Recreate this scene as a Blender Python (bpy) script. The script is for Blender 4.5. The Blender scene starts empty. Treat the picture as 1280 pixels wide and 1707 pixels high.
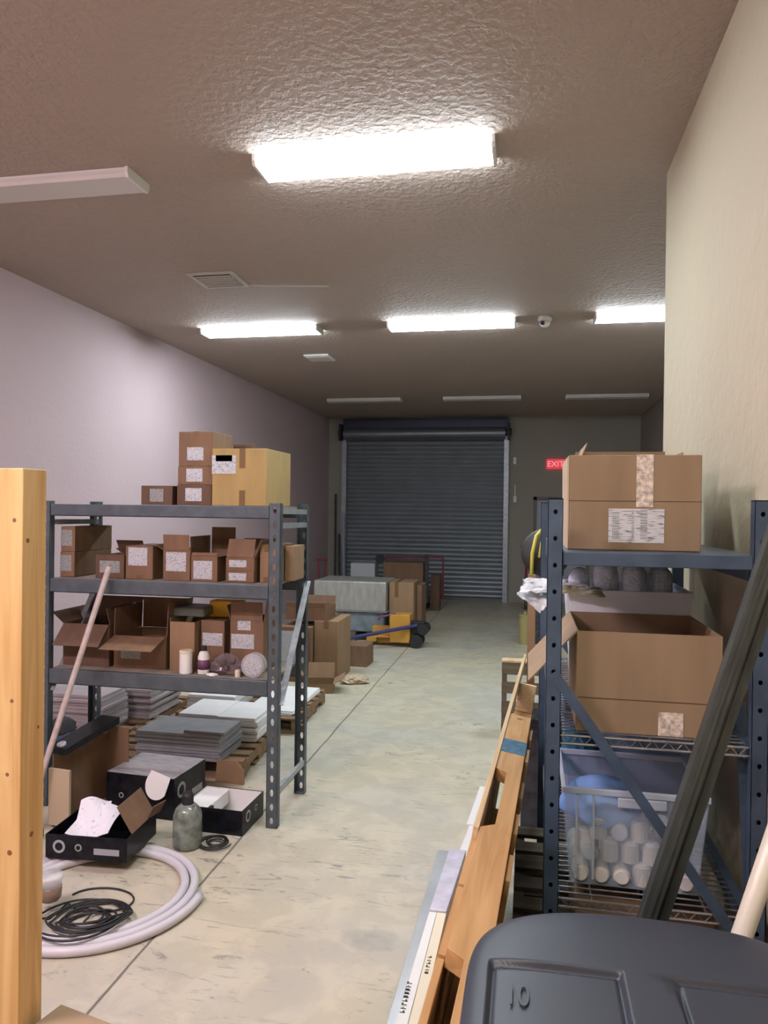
import bpy, math, random
from mathutils import Matrix, Vector, Euler
random.seed(7)
D = math.radians
sc = bpy.context.scene
# ------------------------------------------------------------------ camera, world, exposure
cam = bpy.data.objects.new('camera', bpy.data.cameras.new('camera'))
sc.collection.objects.link(cam)
cam.data.sensor_fit = 'HORIZONTAL'
cam.data.sensor_width = 36.0
cam.data.lens = 36.0 * 1235.0 / 1280.0
cam.data.clip_start = 0.05
cam.matrix_world = (Matrix.Translation((0, 0, 1.78)) @ Matrix.Rotation(D(11), 4, 'Z')
                    @ Matrix.Rotation(D(89.7), 4, 'X') @ Matrix.Rotation(D(0.7), 4, 'Z'))
sc.camera = cam
w = bpy.data.worlds.new('world'); sc.world = w; w.use_nodes = True
w.node_tree.nodes['Background'].inputs[0].default_value = (0.9, 0.95, 1, 1)
w.node_tree.nodes['Background'].inputs[1].default_value = 0.3
vs = sc.view_settings
vs.view_transform = 'Standard'; vs.look = 'None'; vs.gamma = 1; vs.exposure = 0.75; vs.use_curve_mapping = False
LAMP = 36.0                 # radiance of a lit lens
LAMP_COL = (0.84, 0.94, 1.0)
LAMP_NEAR_COL = (1.0, 0.94, 0.84)
PINK_FILL_COL = (1.0, 0.78, 0.90)

# ------------------------------------------------------------------ materials
def mat(name, col, rough=0.6, metal=0.0, noise=None, bump=None, dirt=None, emit=None, alpha=1.0, trans=0.0, wood=None, spec=None, stretch=(1, 1, 1)):
    m = bpy.data.materials.new(name); m.use_nodes = True
    nt = m.node_tree; N = nt.nodes; L = nt.links
    b = N['Principled BSDF']
    b.inputs['Base Color'].default_value = (*col, 1)
    b.inputs['Roughness'].default_value = rough
    b.inputs['Metallic'].default_value = metal
    b.inputs['Alpha'].default_value = alpha
    b.inputs['Transmission Weight'].default_value = trans
    if spec is not None: b.inputs['Specular IOR Level'].default_value = spec
    tc = N.new('ShaderNodeTexCoord'); mp = N.new('ShaderNodeMapping'); mp.inputs['Scale'].default_value = stretch
    L.new(tc.outputs['Object'], mp.inputs['Vector'])
    if noise:
        s, a = noise
        t = N.new('ShaderNodeTexNoise'); t.inputs['Scale'].default_value = s; t.inputs['Detail'].default_value = 5
        L.new(mp.outputs[0], t.inputs['Vector'])
        r = N.new('ShaderNodeValToRGB')
        r.color_ramp.elements[0].position = 0.3; r.color_ramp.elements[1].position = 0.7
        r.color_ramp.elements[0].color = tuple(max(0, c * (1 - a)) for c in col) + (1,)
        r.color_ramp.elements[1].color = tuple(min(1, c * (1 + a)) for c in col) + (1,)
        L.new(t.outputs['Fac'], r.inputs['Fac']); L.new(r.outputs['Color'], b.inputs['Base Color'])
    if wood:
        c2, axis, s = wood
        sc_ = [s, s, s]; sc_[axis] = s * 0.06
        mp2 = N.new('ShaderNodeMapping'); mp2.inputs['Scale'].default_value = sc_
        L.new(tc.outputs['Object'], mp2.inputs['Vector'])
        t = N.new('ShaderNodeTexNoise'); t.inputs['Scale'].default_value = 1; t.inputs['Detail'].default_value = 4; t.inputs['Distortion'].default_value = 1.2
        L.new(mp2.outputs[0], t.inputs['Vector'])
        r = N.new('ShaderNodeValToRGB')
        r.color_ramp.elements[0].position = 0.35; r.color_ramp.elements[1].position = 0.65
        r.color_ramp.elements[0].color = (*c2, 1); r.color_ramp.elements[1].color = (*col, 1)
        L.new(t.outputs['Fac'], r.inputs['Fac']); L.new(r.outputs['Color'], b.inputs['Base Color'])
    if bump:
        s, st, dist = bump
        t = N.new('ShaderNodeTexNoise'); t.inputs['Scale'].default_value = s; t.inputs['Detail'].default_value = 3
        L.new(tc.outputs['Object'], t.inputs['Vector'])
        bp = N.new('ShaderNodeBump'); bp.inputs['Strength'].default_value = st; bp.inputs['Distance'].default_value = dist
        L.new(t.outputs['Fac'], bp.inputs['Height']); L.new(bp.outputs[0], b.inputs['Normal'])
    if emit:
        b.inputs['Emission Color'].default_value = (*emit[0], 1); b.inputs['Emission Strength'].default_value = emit[1]
    return m

def knockdown(name, col, strength, scale=22):
    """painted, textured drywall"""
    m = mat(name, col, 0.75)
    nt = m.node_tree; N = nt.nodes; L = nt.links; b = N['Principled BSDF']
    tc = N.new('ShaderNodeTexCoord')
    t = N.new('ShaderNodeTexNoise'); t.inputs['Scale'].default_value = scale; t.inputs['Detail'].default_value = 3; t.inputs['Roughness'].default_value = 0.55
    L.new(tc.outputs['Object'], t.inputs['Vector'])
    r = N.new('ShaderNodeValToRGB'); r.color_ramp.elements[0].position = 0.42; r.color_ramp.elements[1].position = 0.6
    L.new(t.outputs['Fac'], r.inputs['Fac'])
    bp = N.new('ShaderNodeBump'); bp.inputs['Strength'].default_value = strength; bp.inputs['Distance'].default_value = 0.006
    L.new(r.outputs['Color'], bp.inputs['Height']); L.new(bp.outputs[0], b.inputs['Normal'])
    t2 = N.new('ShaderNodeTexNoise'); t2.inputs['Scale'].default_value = 0.9; t2.inputs['Detail'].default_value = 4
    L.new(tc.outputs['Object'], t2.inputs['Vector'])
    mx = N.new('ShaderNodeMix'); mx.data_type = 'RGBA'
    mx.inputs[6].default_value = tuple(c * 0.93 for c in col) + (1,); mx.inputs[7].default_value = tuple(min(1, c * 1.06) for c in col) + (1,)
    L.new(t2.outputs['Fac'], mx.inputs[0]); L.new(mx.outputs[2], b.inputs['Base Color'])
    return m

def concrete():
    m = mat('concrete', (0.5, 0.46, 0.36), 0.55)
    nt = m.node_tree; N = nt.nodes; L = nt.links; b = N['Principled BSDF']
    tc = N.new('ShaderNodeTexCoord')
    def noise(s, d=5, vec=None, dist=0.0, rough=0.6):
        t = N.new('ShaderNodeTexNoise'); t.inputs['Scale'].default_value = s; t.inputs['Detail'].default_value = d
        t.inputs['Distortion'].default_value = dist; t.inputs['Roughness'].default_value = rough
        L.new(vec or tc.outputs['Object'], t.inputs['Vector']); return t.outputs['Fac']
    def ramp(f, p0, c0, p1, c1):
        r = N.new('ShaderNodeValToRGB'); e = r.color_ramp.elements
        e[0].position = p0; e[1].position = p1; e[0].color = (*c0, 1); e[1].color = (*c1, 1)
        L.new(f, r.inputs['Fac']); return r.outputs['Color']
    def mix(fac, a, c, mode='MIX'):
        x = N.new('ShaderNodeMix'); x.data_type = 'RGBA'; x.blend_type = mode
        if isinstance(fac, float): x.inputs[0].default_value = fac
        else: L.new(fac, x.inputs[0])
        for k, v in ((6, a), (7, c)):
            if isinstance(v, tuple): x.inputs[k].default_value = (*v, 1)
            else: L.new(v, x.inputs[k])
        return x.outputs[2]
    def math_(op, a, c=None, d=None):
        x = N.new('ShaderNodeMath'); x.operation = op
        for k, v in enumerate((a, c, d)):
            if v is None: continue
            if isinstance(v, (int, float)): x.inputs[k].default_value = v
            else: L.new(v, x.inputs[k])
        return x.outputs[0]
    base = ramp(noise(0.8, 5, None, 0.4), 0.35, (0.44, 0.43, 0.365), 0.65, (0.52, 0.475, 0.34))
    blotch = ramp(noise(5, 6, None, 0.6), 0.45, (0.82, 0.82, 0.82), 0.6, (1.03, 1.02, 1.0))
    c = mix(0.65, base, blotch, 'MULTIPLY')
    # scuffs: thin dark streaks made by pallets and shoes
    mp = N.new('ShaderNodeMapping'); mp.inputs['Scale'].default_value = (1.2, 4.5, 1); mp.inputs['Rotation'].default_value = (0, 0, 0.35)
    L.new(tc.outputs['Object'], mp.inputs['Vector'])
    st = ramp(noise(2.6, 9, mp.outputs[0], 2.5, 0.75), 0.365, (1, 1, 1), 0.44, (0, 0, 0))
    msk = ramp(noise(0.75, 2), 0.42, (0.15,) * 3, 0.58, (1,) * 3)
    c = mix(math_('MULTIPLY', math_('MULTIPLY', st, msk), 0.85), c, (0.12, 0.12, 0.115))
    spot = ramp(noise(9, 4, None, 0.2), 0.24, (1, 1, 1), 0.30, (0, 0, 0))
    c = mix(math_('MULTIPLY', spot, 0.7), c, (0.13, 0.11, 0.09))
    # one grey stain in the aisle
    sp = N.new('ShaderNodeSeparateXYZ'); L.new(tc.outputs['Object'], sp.inputs[0])
    dx = math_('DIVIDE', math_('SUBTRACT', sp.outputs['X'], -0.62), 0.17)
    dy = math_('DIVIDE', math_('SUBTRACT', sp.outputs['Y'], 2.98), 0.12)
    rr = math_('ADD', math_('POWER', math_('ABSOLUTE', dx), 3), math_('POWER', math_('ABSOLUTE', dy), 3))
    rr = math_('ADD', rr, math_('MULTIPLY', noise(9), 1.2))
    stn = ramp(rr, 0.55, (1, 1, 1), 1.0, (0, 0, 0))
    c = mix(math_('MULTIPLY', stn, 0.5), c, (0.22, 0.22, 0.20))
    # sawn control joints
    wob = math_('MULTIPLY', math_('SUBTRACT', noise(1.5), 0.5), 0.03)
    jx = math_('ABSOLUTE', math_('SUBTRACT', math_('ADD', sp.outputs['X'], wob), -1.49))
    j = math_('LESS_THAN', jx, 0.006)
    jy = math_('ABSOLUTE', math_('SUBTRACT', sp.outputs['Y'], 10.9))
    j = math_('MAXIMUM', j, math_('LESS_THAN', jy, 0.007))
    c = mix(math_('MULTIPLY', j, 0.8), c, (0.07, 0.065, 0.06))
    L.new(c, b.inputs['Base Color'])
    ro = ramp(noise(3), 0.3, (0.42,) * 3, 0.7, (0.62,) * 3); L.new(ro, b.inputs['Roughness'])
    bp = N.new('ShaderNodeBump'); bp.inputs['Strength'].default_value = 0.12; bp.inputs['Distance'].default_value = 0.004
    L.new(noise(40), bp.inputs['Height']); L.new(bp.outputs[0], b.inputs['Normal'])
    return m

def printed(name, paper, ink, sx=55, sz=170, thr=0.5):
    """paper sticker with rows of small illegible print"""
    m = mat(name, paper, 0.5)
    nt = m.node_tree; N = nt.nodes; L = nt.links; b = N['Principled BSDF']
    tc = N.new('ShaderNodeTexCoord'); mp = N.new('ShaderNodeMapping'); mp.inputs['Scale'].default_value = (sx, sx, sz)
    L.new(tc.outputs['Object'], mp.inputs['Vector'])
    t = N.new('ShaderNodeTexNoise'); t.inputs['Scale'].default_value = 1; t.inputs['Detail'].default_value = 2
    L.new(mp.outputs[0], t.inputs['Vector'])
    r = N.new('ShaderNodeValToRGB'); r.color_ramp.elements[0].position = thr; r.color_ramp.elements[1].position = thr + 0.12
    r.color_ramp.elements[0].color = (*paper, 1); r.color_ramp.elements[1].color = (*ink, 1)
    L.new(t.outputs['Fac'], r.inputs['Fac']); L.new(r.outputs['Color'], b.inputs['Base Color'])
    return m

M = {}
M['ceiling'] = knockdown('ceiling_paint', (0.41, 0.335, 0.29), 0.7, 26)
M['wall_left'] = knockdown('left_wall_pink_cast', (0.52, 0.41, 0.435), 0.18, 25)  # pink cast of the light is put into this base colour
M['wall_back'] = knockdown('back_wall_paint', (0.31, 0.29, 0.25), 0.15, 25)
M['wall_right'] = knockdown('right_wall_paint', (0.47, 0.42, 0.30), 0.35, 12)
M['concrete'] = concrete()
M['lamp_lit'] = mat('lit_lens', (0.9, 0.9, 0.9), 0.4, emit=(LAMP_COL, LAMP))
M['lamp_near'] = mat('lit_lens_warm', (0.9, 0.9, 0.9), 0.4, emit=(LAMP_NEAR_COL, LAMP))
M['lamp_pink_fill'] = mat('fill_lens_rose', (0.9, 0.9, 0.9), 0.4, emit=(PINK_FILL_COL, LAMP * 2.9))
M['lamp_off'] = mat('unlit_lens', (0.62, 0.60, 0.58), 0.35, bump=(120, 0.2, 0.002))
M['white_metal'] = mat('white_metal', (0.72, 0.72, 0.70), 0.4)
M['vent'] = mat('vent_metal', (0.50, 0.47, 0.43), 0.5)
M['dark'] = mat('dark_recess', (0.03, 0.03, 0.03), 0.8)
M['rack'] = mat('blue_grey_steel', (0.085, 0.108, 0.125), 0.45, 0.4, noise=(14, 0.18))
M['rack_galv'] = mat('galvanised_steel', (0.36, 0.39, 0.42), 0.4, 0.5, noise=(20, 0.2))
M['rack_dark'] = mat('dark_blue_steel', (0.075, 0.118, 0.18), 0.42, 0.3, noise=(10, 0.2))
M['beam_dark'] = mat('weathered_dark_steel', (0.085, 0.10, 0.095), 0.45, 0.5, noise=(25, 0.35), stretch=(1, 1, .2))
M['chrome'] = mat('chrome_wire', (0.55, 0.57, 0.6), 0.25, 0.9)
M['deck'] = mat('shelf_board', (0.26, 0.22, 0.17), 0.8, noise=(12, 0.2))
cb = dict(rough=0.8)
M['card'] = mat('brown_cardboard', (0.185, 0.108, 0.062), noise=(6, 0.13), stretch=(3, 3, .6), **cb)
M['card_dark'] = mat('dark_cardboard', (0.115, 0.065, 0.04), noise=(6, 0.15), stretch=(3, 3, .6), **cb)
M['card_tan'] = mat('tan_cardboard', (0.26, 0.165, 0.09), noise=(5, 0.1), stretch=(3, 3, .6), **cb)
M['card_yellow'] = mat('yellowish_cardboard', (0.36, 0.25, 0.095), noise=(5, 0.1), stretch=(3, 3, .6), **cb)
M['card_big'] = mat('light_brown_cardboard', (0.28, 0.20, 0.12), noise=(4, 0.12), stretch=(3, 3, .5), **cb)
M['card_edge'] = mat('pale_cardboard', (0.46, 0.37, 0.25), **cb)
M['tape'] = mat('packing_tape', (0.17, 0.10, 0.045), 0.25)
M['tape_clear'] = mat('wrinkled_clear_tape', (0.62, 0.55, 0.47), 0.2, noise=(70, 0.45), bump=(80, 0.8, 0.004))
M['sticker'] = printed('printed_sticker', (0.50, 0.53, 0.56), (0.22, 0.24, 0.28), 80, 230, 0.52)
M['sticker_grey'] = printed('grey_printed_sticker', (0.28, 0.30, 0.29), (0.13, 0.14, 0.15), 80, 230, 0.52)
M['barcode'] = printed('barcode_sticker', (0.62, 0.64, 0.66), (0.14, 0.14, 0.17), 30, 300, 0.54)
M['paper'] = printed('printed_paper', (0.72, 0.71, 0.76), (0.35, 0.34, 0.4), 40, 90, 0.62)
M['white'] = mat('white_plastic', (0.74, 0.74, 0.72), 0.4)
M['cream'] = mat('cream_plastic', (0.68, 0.62, 0.48), 0.4)
M['pine'] = mat('pine_wood', (0.70, 0.49, 0.22), 0.6, wood=((0.54, 0.32, 0.115), 2, 22))
M['knot'] = mat('wood_knot', (0.20, 0.09, 0.03), 0.7)
M['pallet'] = mat('pallet_wood_upright', (0.48, 0.29, 0.12), 0.75, wood=((0.36, 0.19, 0.065), 1, 25))
M['pallet_pale'] = mat('pale_pallet_wood', (0.62, 0.46, 0.27), 0.75, wood=((0.5, 0.35, 0.19), 1, 25))
M['pallet_flat'] = mat('pallet_wood', (0.27, 0.175, 0.09), 0.8, wood=((0.17, 0.10, 0.05), 0, 20))
M['pallet_grey'] = mat('weathered_pallet_wood', (0.17, 0.14, 0.095), 0.85, wood=((0.10, 0.08, 0.055), 0, 20))
M['bluepaint'] = mat('blue_painted_band', (0.02, 0.10, 0.17), 0.6, noise=(40, 0.4))
M['tile_grey'] = mat('grey_slab', (0.23, 0.235, 0.25), 0.6, noise=(9, 0.14))
M['tile_white'] = mat('white_slab', (0.72, 0.72, 0.72), 0.6, noise=(9, 0.05))
M['tile_pink'] = mat('pale_slab', (0.38, 0.34, 0.35), 0.6, noise=(9, 0.1))
M['tile_brown'] = mat('brown_slab', (0.33, 0.26, 0.24), 0.7, noise=(9, 0.12))
M['black_print'] = mat('glossy_black_carton', (0.006, 0.0065, 0.010), 0.35, noise=(25, 0.8), spec=0.25)
M['silver_print'] = mat('grey_carton_lid', (0.30, 0.30, 0.31), 0.35, noise=(15, 0.35), stretch=(1, 6, 1))
M['grey_print'] = mat('pale_grey_ink', (0.33, 0.35, 0.37), 0.4)
M['hose'] = mat('white_hose', (0.53, 0.52, 0.55), 0.45)
M['cable'] = mat('black_cable', (0.012, 0.012, 0.014), 0.45)
M['jar'] = mat('smoky_green_plastic', (0.20, 0.235, 0.20), 0.15, alpha=0.75, noise=(16, 0.6))
M['clear'] = mat('clear_plastic', (0.8, 0.83, 0.87), 0.15, alpha=0.35)
M['bin'] = mat('frosted_clear_plastic', (0.6, 0.74, 0.95), 0.3, alpha=0.24)
M['bin_rim'] = mat('frosted_plastic_rim', (0.55, 0.63, 0.74), 0.35, alpha=0.8)
M['bin_blue'] = mat('blue_frosted_plastic', (0.26, 0.38, 0.62), 0.3, alpha=0.9)
M['cloth_blue'] = mat('blue_cloth', (0.20, 0.38, 0.75), 0.8, noise=(9, 0.3))
M['cloth_teal'] = mat('teal_cloth', (0.015, 0.13, 0.22), 0.8, noise=(12, 0.3))
M['denim'] = mat('dark_blue_bag', (0.06, 0.09, 0.19), 0.6, noise=(8, 0.5))
M['charcoal'] = mat('charcoal_fabric', (0.04, 0.04, 0.045), 0.8, noise=(20, 0.5))
M['wrap'] = mat('bubble_wrap', (0.66, 0.78, 1.0), 0.22, bump=(90, 1.0, 0.006), noise=(30, 0.12))
M['greybin'] = mat('pale_grey_plastic', (0.75, 0.82, 0.88), 0.4)
M['lid'] = mat('charcoal_plastic_lid', (0.033, 0.040, 0.054), 0.45, bump=(400, 0.12, 0.001))
M['lid_mark'] = mat('embossed_mark', (0.055, 0.066, 0.085), 0.5)
M['broom'] = mat('grey_broom_handle', (0.44, 0.37, 0.34), 0.6, noise=(30, 0.15))
M['curtain'] = mat('grey_steel_slats', (0.20, 0.225, 0.25), 0.42, 0.35, noise=(2.5, 0.1))
M['navy'] = mat('dark_navy_steel', (0.045, 0.05, 0.085), 0.45, 0.3)
M['drum'] = mat('steel_drum', (0.20, 0.22, 0.26), 0.35, 0.6)
M['doorpaint'] = mat('grey_blue_door_paint', (0.33, 0.36, 0.42), 0.45)
M['frame'] = mat('dark_door_frame', (0.14, 0.13, 0.12), 0.5)
M['exit'] = mat('exit_sign_face', (0.5, 0.05, 0.07), 0.5, emit=((1.0, 0.06, 0.1), 0.35))
M['exit_letter'] = mat('exit_letters', (0.8, 0.5, 0.5), 0.5, emit=((1.0, 0.35, 0.38), 0.45))
M['red'] = mat('red_steel', (0.24, 0.03, 0.035), 0.45)
M['yellow'] = mat('orange_yellow_paint', (0.50, 0.26, 0.04), 0.45, noise=(6, 0.12))
M['yellow_bright'] = mat('bright_yellow', (0.85, 0.50, 0.03), 0.5)
M['blue_dark'] = mat('dark_blue_paint', (0.03, 0.035, 0.13), 0.4)
M['purple'] = mat('dark_purple_grip', (0.13, 0.05, 0.11), 0.5)
M['rubber'] = mat('black_rubber', (0.015, 0.015, 0.017), 0.6)
M['stretch'] = mat('stretch_wrap', (0.30, 0.30, 0.275), 0.25, noise=(7, 0.15), bump=(10, 0.5, 0.02), stretch=(3, 3, .7))
M['stretch_blue'] = mat('blue_grey_wrapped_goods', (0.15, 0.19, 0.215), 0.35, noise=(6, 0.35))
M['yhose'] = mat('yellow_hose', (0.62, 0.62, 0.10), 0.4)
M['navy_bag'] = mat('crumpled_clear_film', (0.62, 0.66, 0.70), 0.25, noise=(14, 0.45), alpha=0.8)
M['film_green'] = mat('olive_wrapping_paper', (0.36, 0.36, 0.22), 0.5, noise=(14, 0.35))
M['glass_edge'] = mat('grey_plastic_film', (0.36, 0.40, 0.41), 0.22, noise=(5, 0.12))
M['white_box'] = mat('white_long_carton', (0.70, 0.73, 0.71), 0.45)
M['cream_box'] = mat('cream_long_carton', (0.70, 0.66, 0.50), 0.5)
M['lav_wrap'] = mat('lavender_grey_wrap', (0.50, 0.50, 0.60), 0.3, noise=(14, 0.2))
M['ink'] = mat('black_ink', (0.03, 0.03, 0.03), 0.6)
M['purplebag'] = mat('purple_clear_bag', (0.22, 0.17, 0.18), 0.2, alpha=0.5, noise=(20, 0.4))
M['tealflat'] = mat('grey_teal_tray', (0.17, 0.19, 0.19), 0.45)
M['pot'] = mat('amber_plastic', (0.22, 0.13, 0.09), 0.2, alpha=0.75)
M['olive'] = mat('olive_tin', (0.30, 0.27, 0.11), 0.5)
M['pipe'] = mat('white_pvc_pipe', (0.75, 0.72, 0.60), 0.35)

# ------------------------------------------------------------------ geometry helpers
I4 = Matrix.Identity(4)
class G:
    def __init__(s): s.v = []; s.f = []
    def add(s, vs_, fs, m=None):
        o = len(s.v)
        s.v += [tuple(m @ Vector(p)) if m else tuple(p) for p in vs_]
        s.f += [tuple(o + i for i in f) for f in fs]
        return s
    def box(s, x0, x1, y0, y1, z0, z1, m=None):
        p = [(x0, y0, z0), (x1, y0, z0), (x1, y1, z0), (x0, y1, z0), (x0, y0, z1), (x1, y0, z1), (x1, y1, z1), (x0, y1, z1)]
        return s.add(p, [(0, 3, 2, 1), (4, 5, 6, 7), (0, 1, 5, 4), (1, 2, 6, 5), (2, 3, 7, 6), (3, 0, 4, 7)], m)
    def bar(s, a, b, w_, t, up=(0, 0, 1)):
        a = Vector(a); b = Vector(b); d = b - a; z = d.normalized(); u = Vector(up)
        if abs(z.dot(u)) > 0.99: u = Vector((0, 1, 0))
        x = u.cross(z).normalized(); y = z.cross(x)
        m = Matrix((x, y, z)).transposed().to_4x4(); m.translation = a
        return s.box(-w_ / 2, w_ / 2, -t / 2, t / 2, 0, d.length, m)
    def tube(s, pts, r, n=8, closed=False, cap=True):
        pts = [Vector(p) for p in pts]; N_ = len(pts); o = len(s.v); prev = None
        rs = r if isinstance(r, (list, tuple)) else [r] * N_
        for i, p in enumerate(pts):
            a = pts[(i - 1) % N_] if (closed or i > 0) else p; b = pts[(i + 1) % N_] if (closed or i < N_ - 1) else p
            t = (b - a).normalized()
            if prev is None:
                u = Vector((0, 0, 1)) if abs(t.z) < 0.9 else Vector((1, 0, 0))
                x = u.cross(t).normalized()
            else:
                x = (prev - t * prev.dot(t)).normalized()
            prev = x; y = t.cross(x)
            for k in range(n):
                a_ = 2 * math.pi * k / n
                s.v.append(tuple(p + (x * math.cos(a_) + y * math.sin(a_)) * rs[i]))
        for i in range(N_ if closed else N_ - 1):
            j = (i + 1) % N_
            for k in range(n):
                k2 = (k + 1) % n
                s.f.append((o + i * n + k, o + i * n + k2, o + j * n + k2, o + j * n + k))
        if cap and not closed:
            s.f.append(tuple(o + k for k in range(n))[::-1]); s.f.append(tuple(o + (N_ - 1) * n + k for k in range(n)))
        return s
    def cyl(s, a, b, r, n=20): return s.tube([a, b], r, n)
    def lathe(s, prof, n=24, m=None):
        o = len(s.v); vs_ = []; fs = []
        for r, z in prof:
            for k in range(n):
                a = 2 * math.pi * k / n; vs_.append((r * math.cos(a), r * math.sin(a), z))
        for i in range(len(prof) - 1):
            for k in range(n):
                k2 = (k + 1) % n; fs.append((i * n + k, i * n + k2, (i + 1) * n + k2, (i + 1) * n + k))
        fs.append(tuple(range(n))[::-1]); fs.append(tuple((len(prof) - 1) * n + k for k in range(n)))
        return s.add(vs_, fs, m)
    def prism(s, poly, a, b, axis='y', m=None):
        """polygon in the plane across the axis, extruded from a to b"""
        n = len(poly)
        def P(p, q):
            if axis == 'y': return (p[0], q, p[1])
            if axis == 'x': return (q, p[0], p[1])
            return (p[0], p[1], q)
        vs_ = [P(p, a) for p in poly] + [P(p, b) for p in poly]
        fs = [tuple(range(n)), tuple(range(n, 2 * n))[::-1]] + [(i, n + i, n + (i + 1) % n, (i + 1) % n) for i in range(n)]
        return s.add(vs_, fs, m)
    def build(s, name, material, parent=None, bevel=0.0, smooth=False, loc=None, rot=None, solid=0.0):
        me = bpy.data.meshes.new(name); me.from_pydata(s.v, [], s.f); me.validate()
        import bmesh
        b = bmesh.new(); b.from_mesh(me); bmesh.ops.recalc_face_normals(b, faces=b.faces); b.to_mesh(me); b.free()
        mats = material if isinstance(material, (list, tuple)) else [material]
        for k in mats: me.materials.append(M[k])
        if smooth:
            for p in me.polygons: p.use_smooth = True
        o = bpy.data.objects.new(name, me); sc.collection.objects.link(o)
        if parent: o.parent = parent
        if loc: o.location = loc
        if rot: o.rotation_euler = rot
        if solid:
            q = o.modifiers.new('solid', 'SOLIDIFY'); q.thickness = solid; q.offset = -1
        if bevel:
            q = o.modifiers.new('bevel', 'BEVEL'); q.width = bevel; q.segments = 2; q.limit_method = 'ANGLE'
        return o

def tag(o, label, cat, group=None, kind=None):
    o['label'] = label; o['category'] = cat
    if group: o['group'] = group
    if kind: o['kind'] = kind
    return o
def thing(name, label, cat, loc=(0, 0, 0), rz=0, group=None, rot=None):
    o = bpy.data.objects.new(name, None); sc.collection.objects.link(o)
    o.location = loc; o.rotation_euler = rot if rot else (0, 0, rz); o.empty_display_size = 0.05
    return tag(o, label, cat, group)
def struct(name, g, m, label, cat, **k):
    o = g.build(name, m, **k); o['kind'] = 'structure'; o['label'] = label; o['category'] = cat; return o
def copy_tree(o, parent=None):
    c = o.copy(); sc.collection.objects.link(c); c.parent = parent
    for ch in list(o.children): copy_tree(ch, c)
    return c
def text_mesh(name, body, size, depth, m, parent=None, loc=(0, 0, 0), rot=(0, 0, 0), scale=(1, 1, 1)):
    cu = bpy.data.curves.new(name, 'FONT'); cu.body = body; cu.size = size; cu.extrude = depth
    cu.align_x = 'CENTER'; cu.align_y = 'CENTER'
    tmp = bpy.data.objects.new(name + '_tmp', cu); sc.collection.objects.link(tmp)
    bpy.context.view_layer.update()
    me = bpy.data.meshes.new_from_object(tmp.evaluated_get(bpy.context.evaluated_depsgraph_get()))
    bpy.data.objects.remove(tmp)
    me.materials.clear(); me.materials.append(M[m])
    o = bpy.data.objects.new(name, me); sc.collection.objects.link(o)
    o.location = loc; o.rotation_euler = rot; o.scale = scale; o.parent = parent
    return o

# ------------------------------------------------------------------ room shell
XL, XR, XP, YB, YP, YF, H = -3.95, 2.04, 0.70, 14.45, 4.15, -2.6, 3.57
struct('floor', G().box(XL - .2, XR + .2, YF - .2, YB + .2, -.1, 0), 'concrete', 'worn concrete floor with a sawn joint running to the roll-up door', 'floor')
struct('ceiling', G().box(XL - .2, XR + .2, YF - .2, YB + .2, H, H + .1), 'ceiling', 'tan knockdown-textured ceiling', 'ceiling')
struct('wall_left', G().box(XL - .15, XL, YF, YB, 0, H), 'wall_left', 'long wall behind the left shelving, pink light cast put into its colour', 'wall')
struct('wall_right', G().box(XP, XR + .15, YF, YP, 0, H), 'wall_right', 'beige textured partition wall beside the right shelving', 'wall')
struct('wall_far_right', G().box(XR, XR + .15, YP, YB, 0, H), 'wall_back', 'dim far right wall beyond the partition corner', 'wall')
struct('wall_front', G().box(XL - .15, XR + .15, YF - .15, YF, 0, H), 'wall_right', 'wall behind the viewer', 'wall')
DX0, DX1, DZ = -3.62, -0.42, 3.13
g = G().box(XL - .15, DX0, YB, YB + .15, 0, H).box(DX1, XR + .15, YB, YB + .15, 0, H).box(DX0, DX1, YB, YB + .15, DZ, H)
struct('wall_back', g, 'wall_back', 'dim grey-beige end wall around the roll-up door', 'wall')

# roll-up door
rd = thing('door_1', 'grey steel roll-up door filling most of the end wall', 'door', ((DX0 + DX1) / 2, YB, 0)); rd['kind'] = 'structure'
g = G(); prof = []; z = 0.05; pit = 0.088; hw = (DX1 - DX0) / 2
while z < DZ + .02:
    prof += [(0.0, z), (-.022, z + pit * .18), (-.028, z + pit * .45), (-.020, z + pit * .75), (0.0, z + pit * .92)]; z += pit
vs_ = []; fs = []
for i, (y, zz) in enumerate(prof):
    vs_ += [(-hw, y + .06, zz), (hw, y + .06, zz)]
    if i: fs.append((2 * i - 2, 2 * i - 1, 2 * i + 1, 2 * i))
g.add(vs_, fs); g.build('slat_curtain', 'curtain', rd)
G().box(-hw, hw, .02, .08, 0.0, .055).build('bottom_bar', 'frame', rd)
for s_ in (-1, 1):
    G().box(s_ * hw - .045, s_ * hw + .045, -.07, -.002, 0, DZ + .12).box(s_ * hw - .045 + (.07 if s_ > 0 else 0), s_ * hw - .045 + (.09 if s_ > 0 else .02), -.10, -.07, 0, DZ + .1).build('guide_rail', 'rack_galv', rd)
    G().box(s_ * (hw + .04) - .02, s_ * (hw + .04) + .02, -.30, -.002, DZ - .02, DZ + .30).cyl((s_ * (hw - .03), -.15, DZ + .13), (s_ * (hw + .09), -.15, DZ + .13), .07, 16).build('drum_bracket', 'rubber', rd)
G().cyl((-hw + .02, -.15, DZ + .11), (hw - .02, -.15, DZ + .11), .115, 32).build('drum', 'drum', rd, smooth=False)
G().box(-hw - .03, hw + .03, -.06, -.002, DZ + .12, H - .02).build('header_plate', 'navy', rd)
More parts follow.
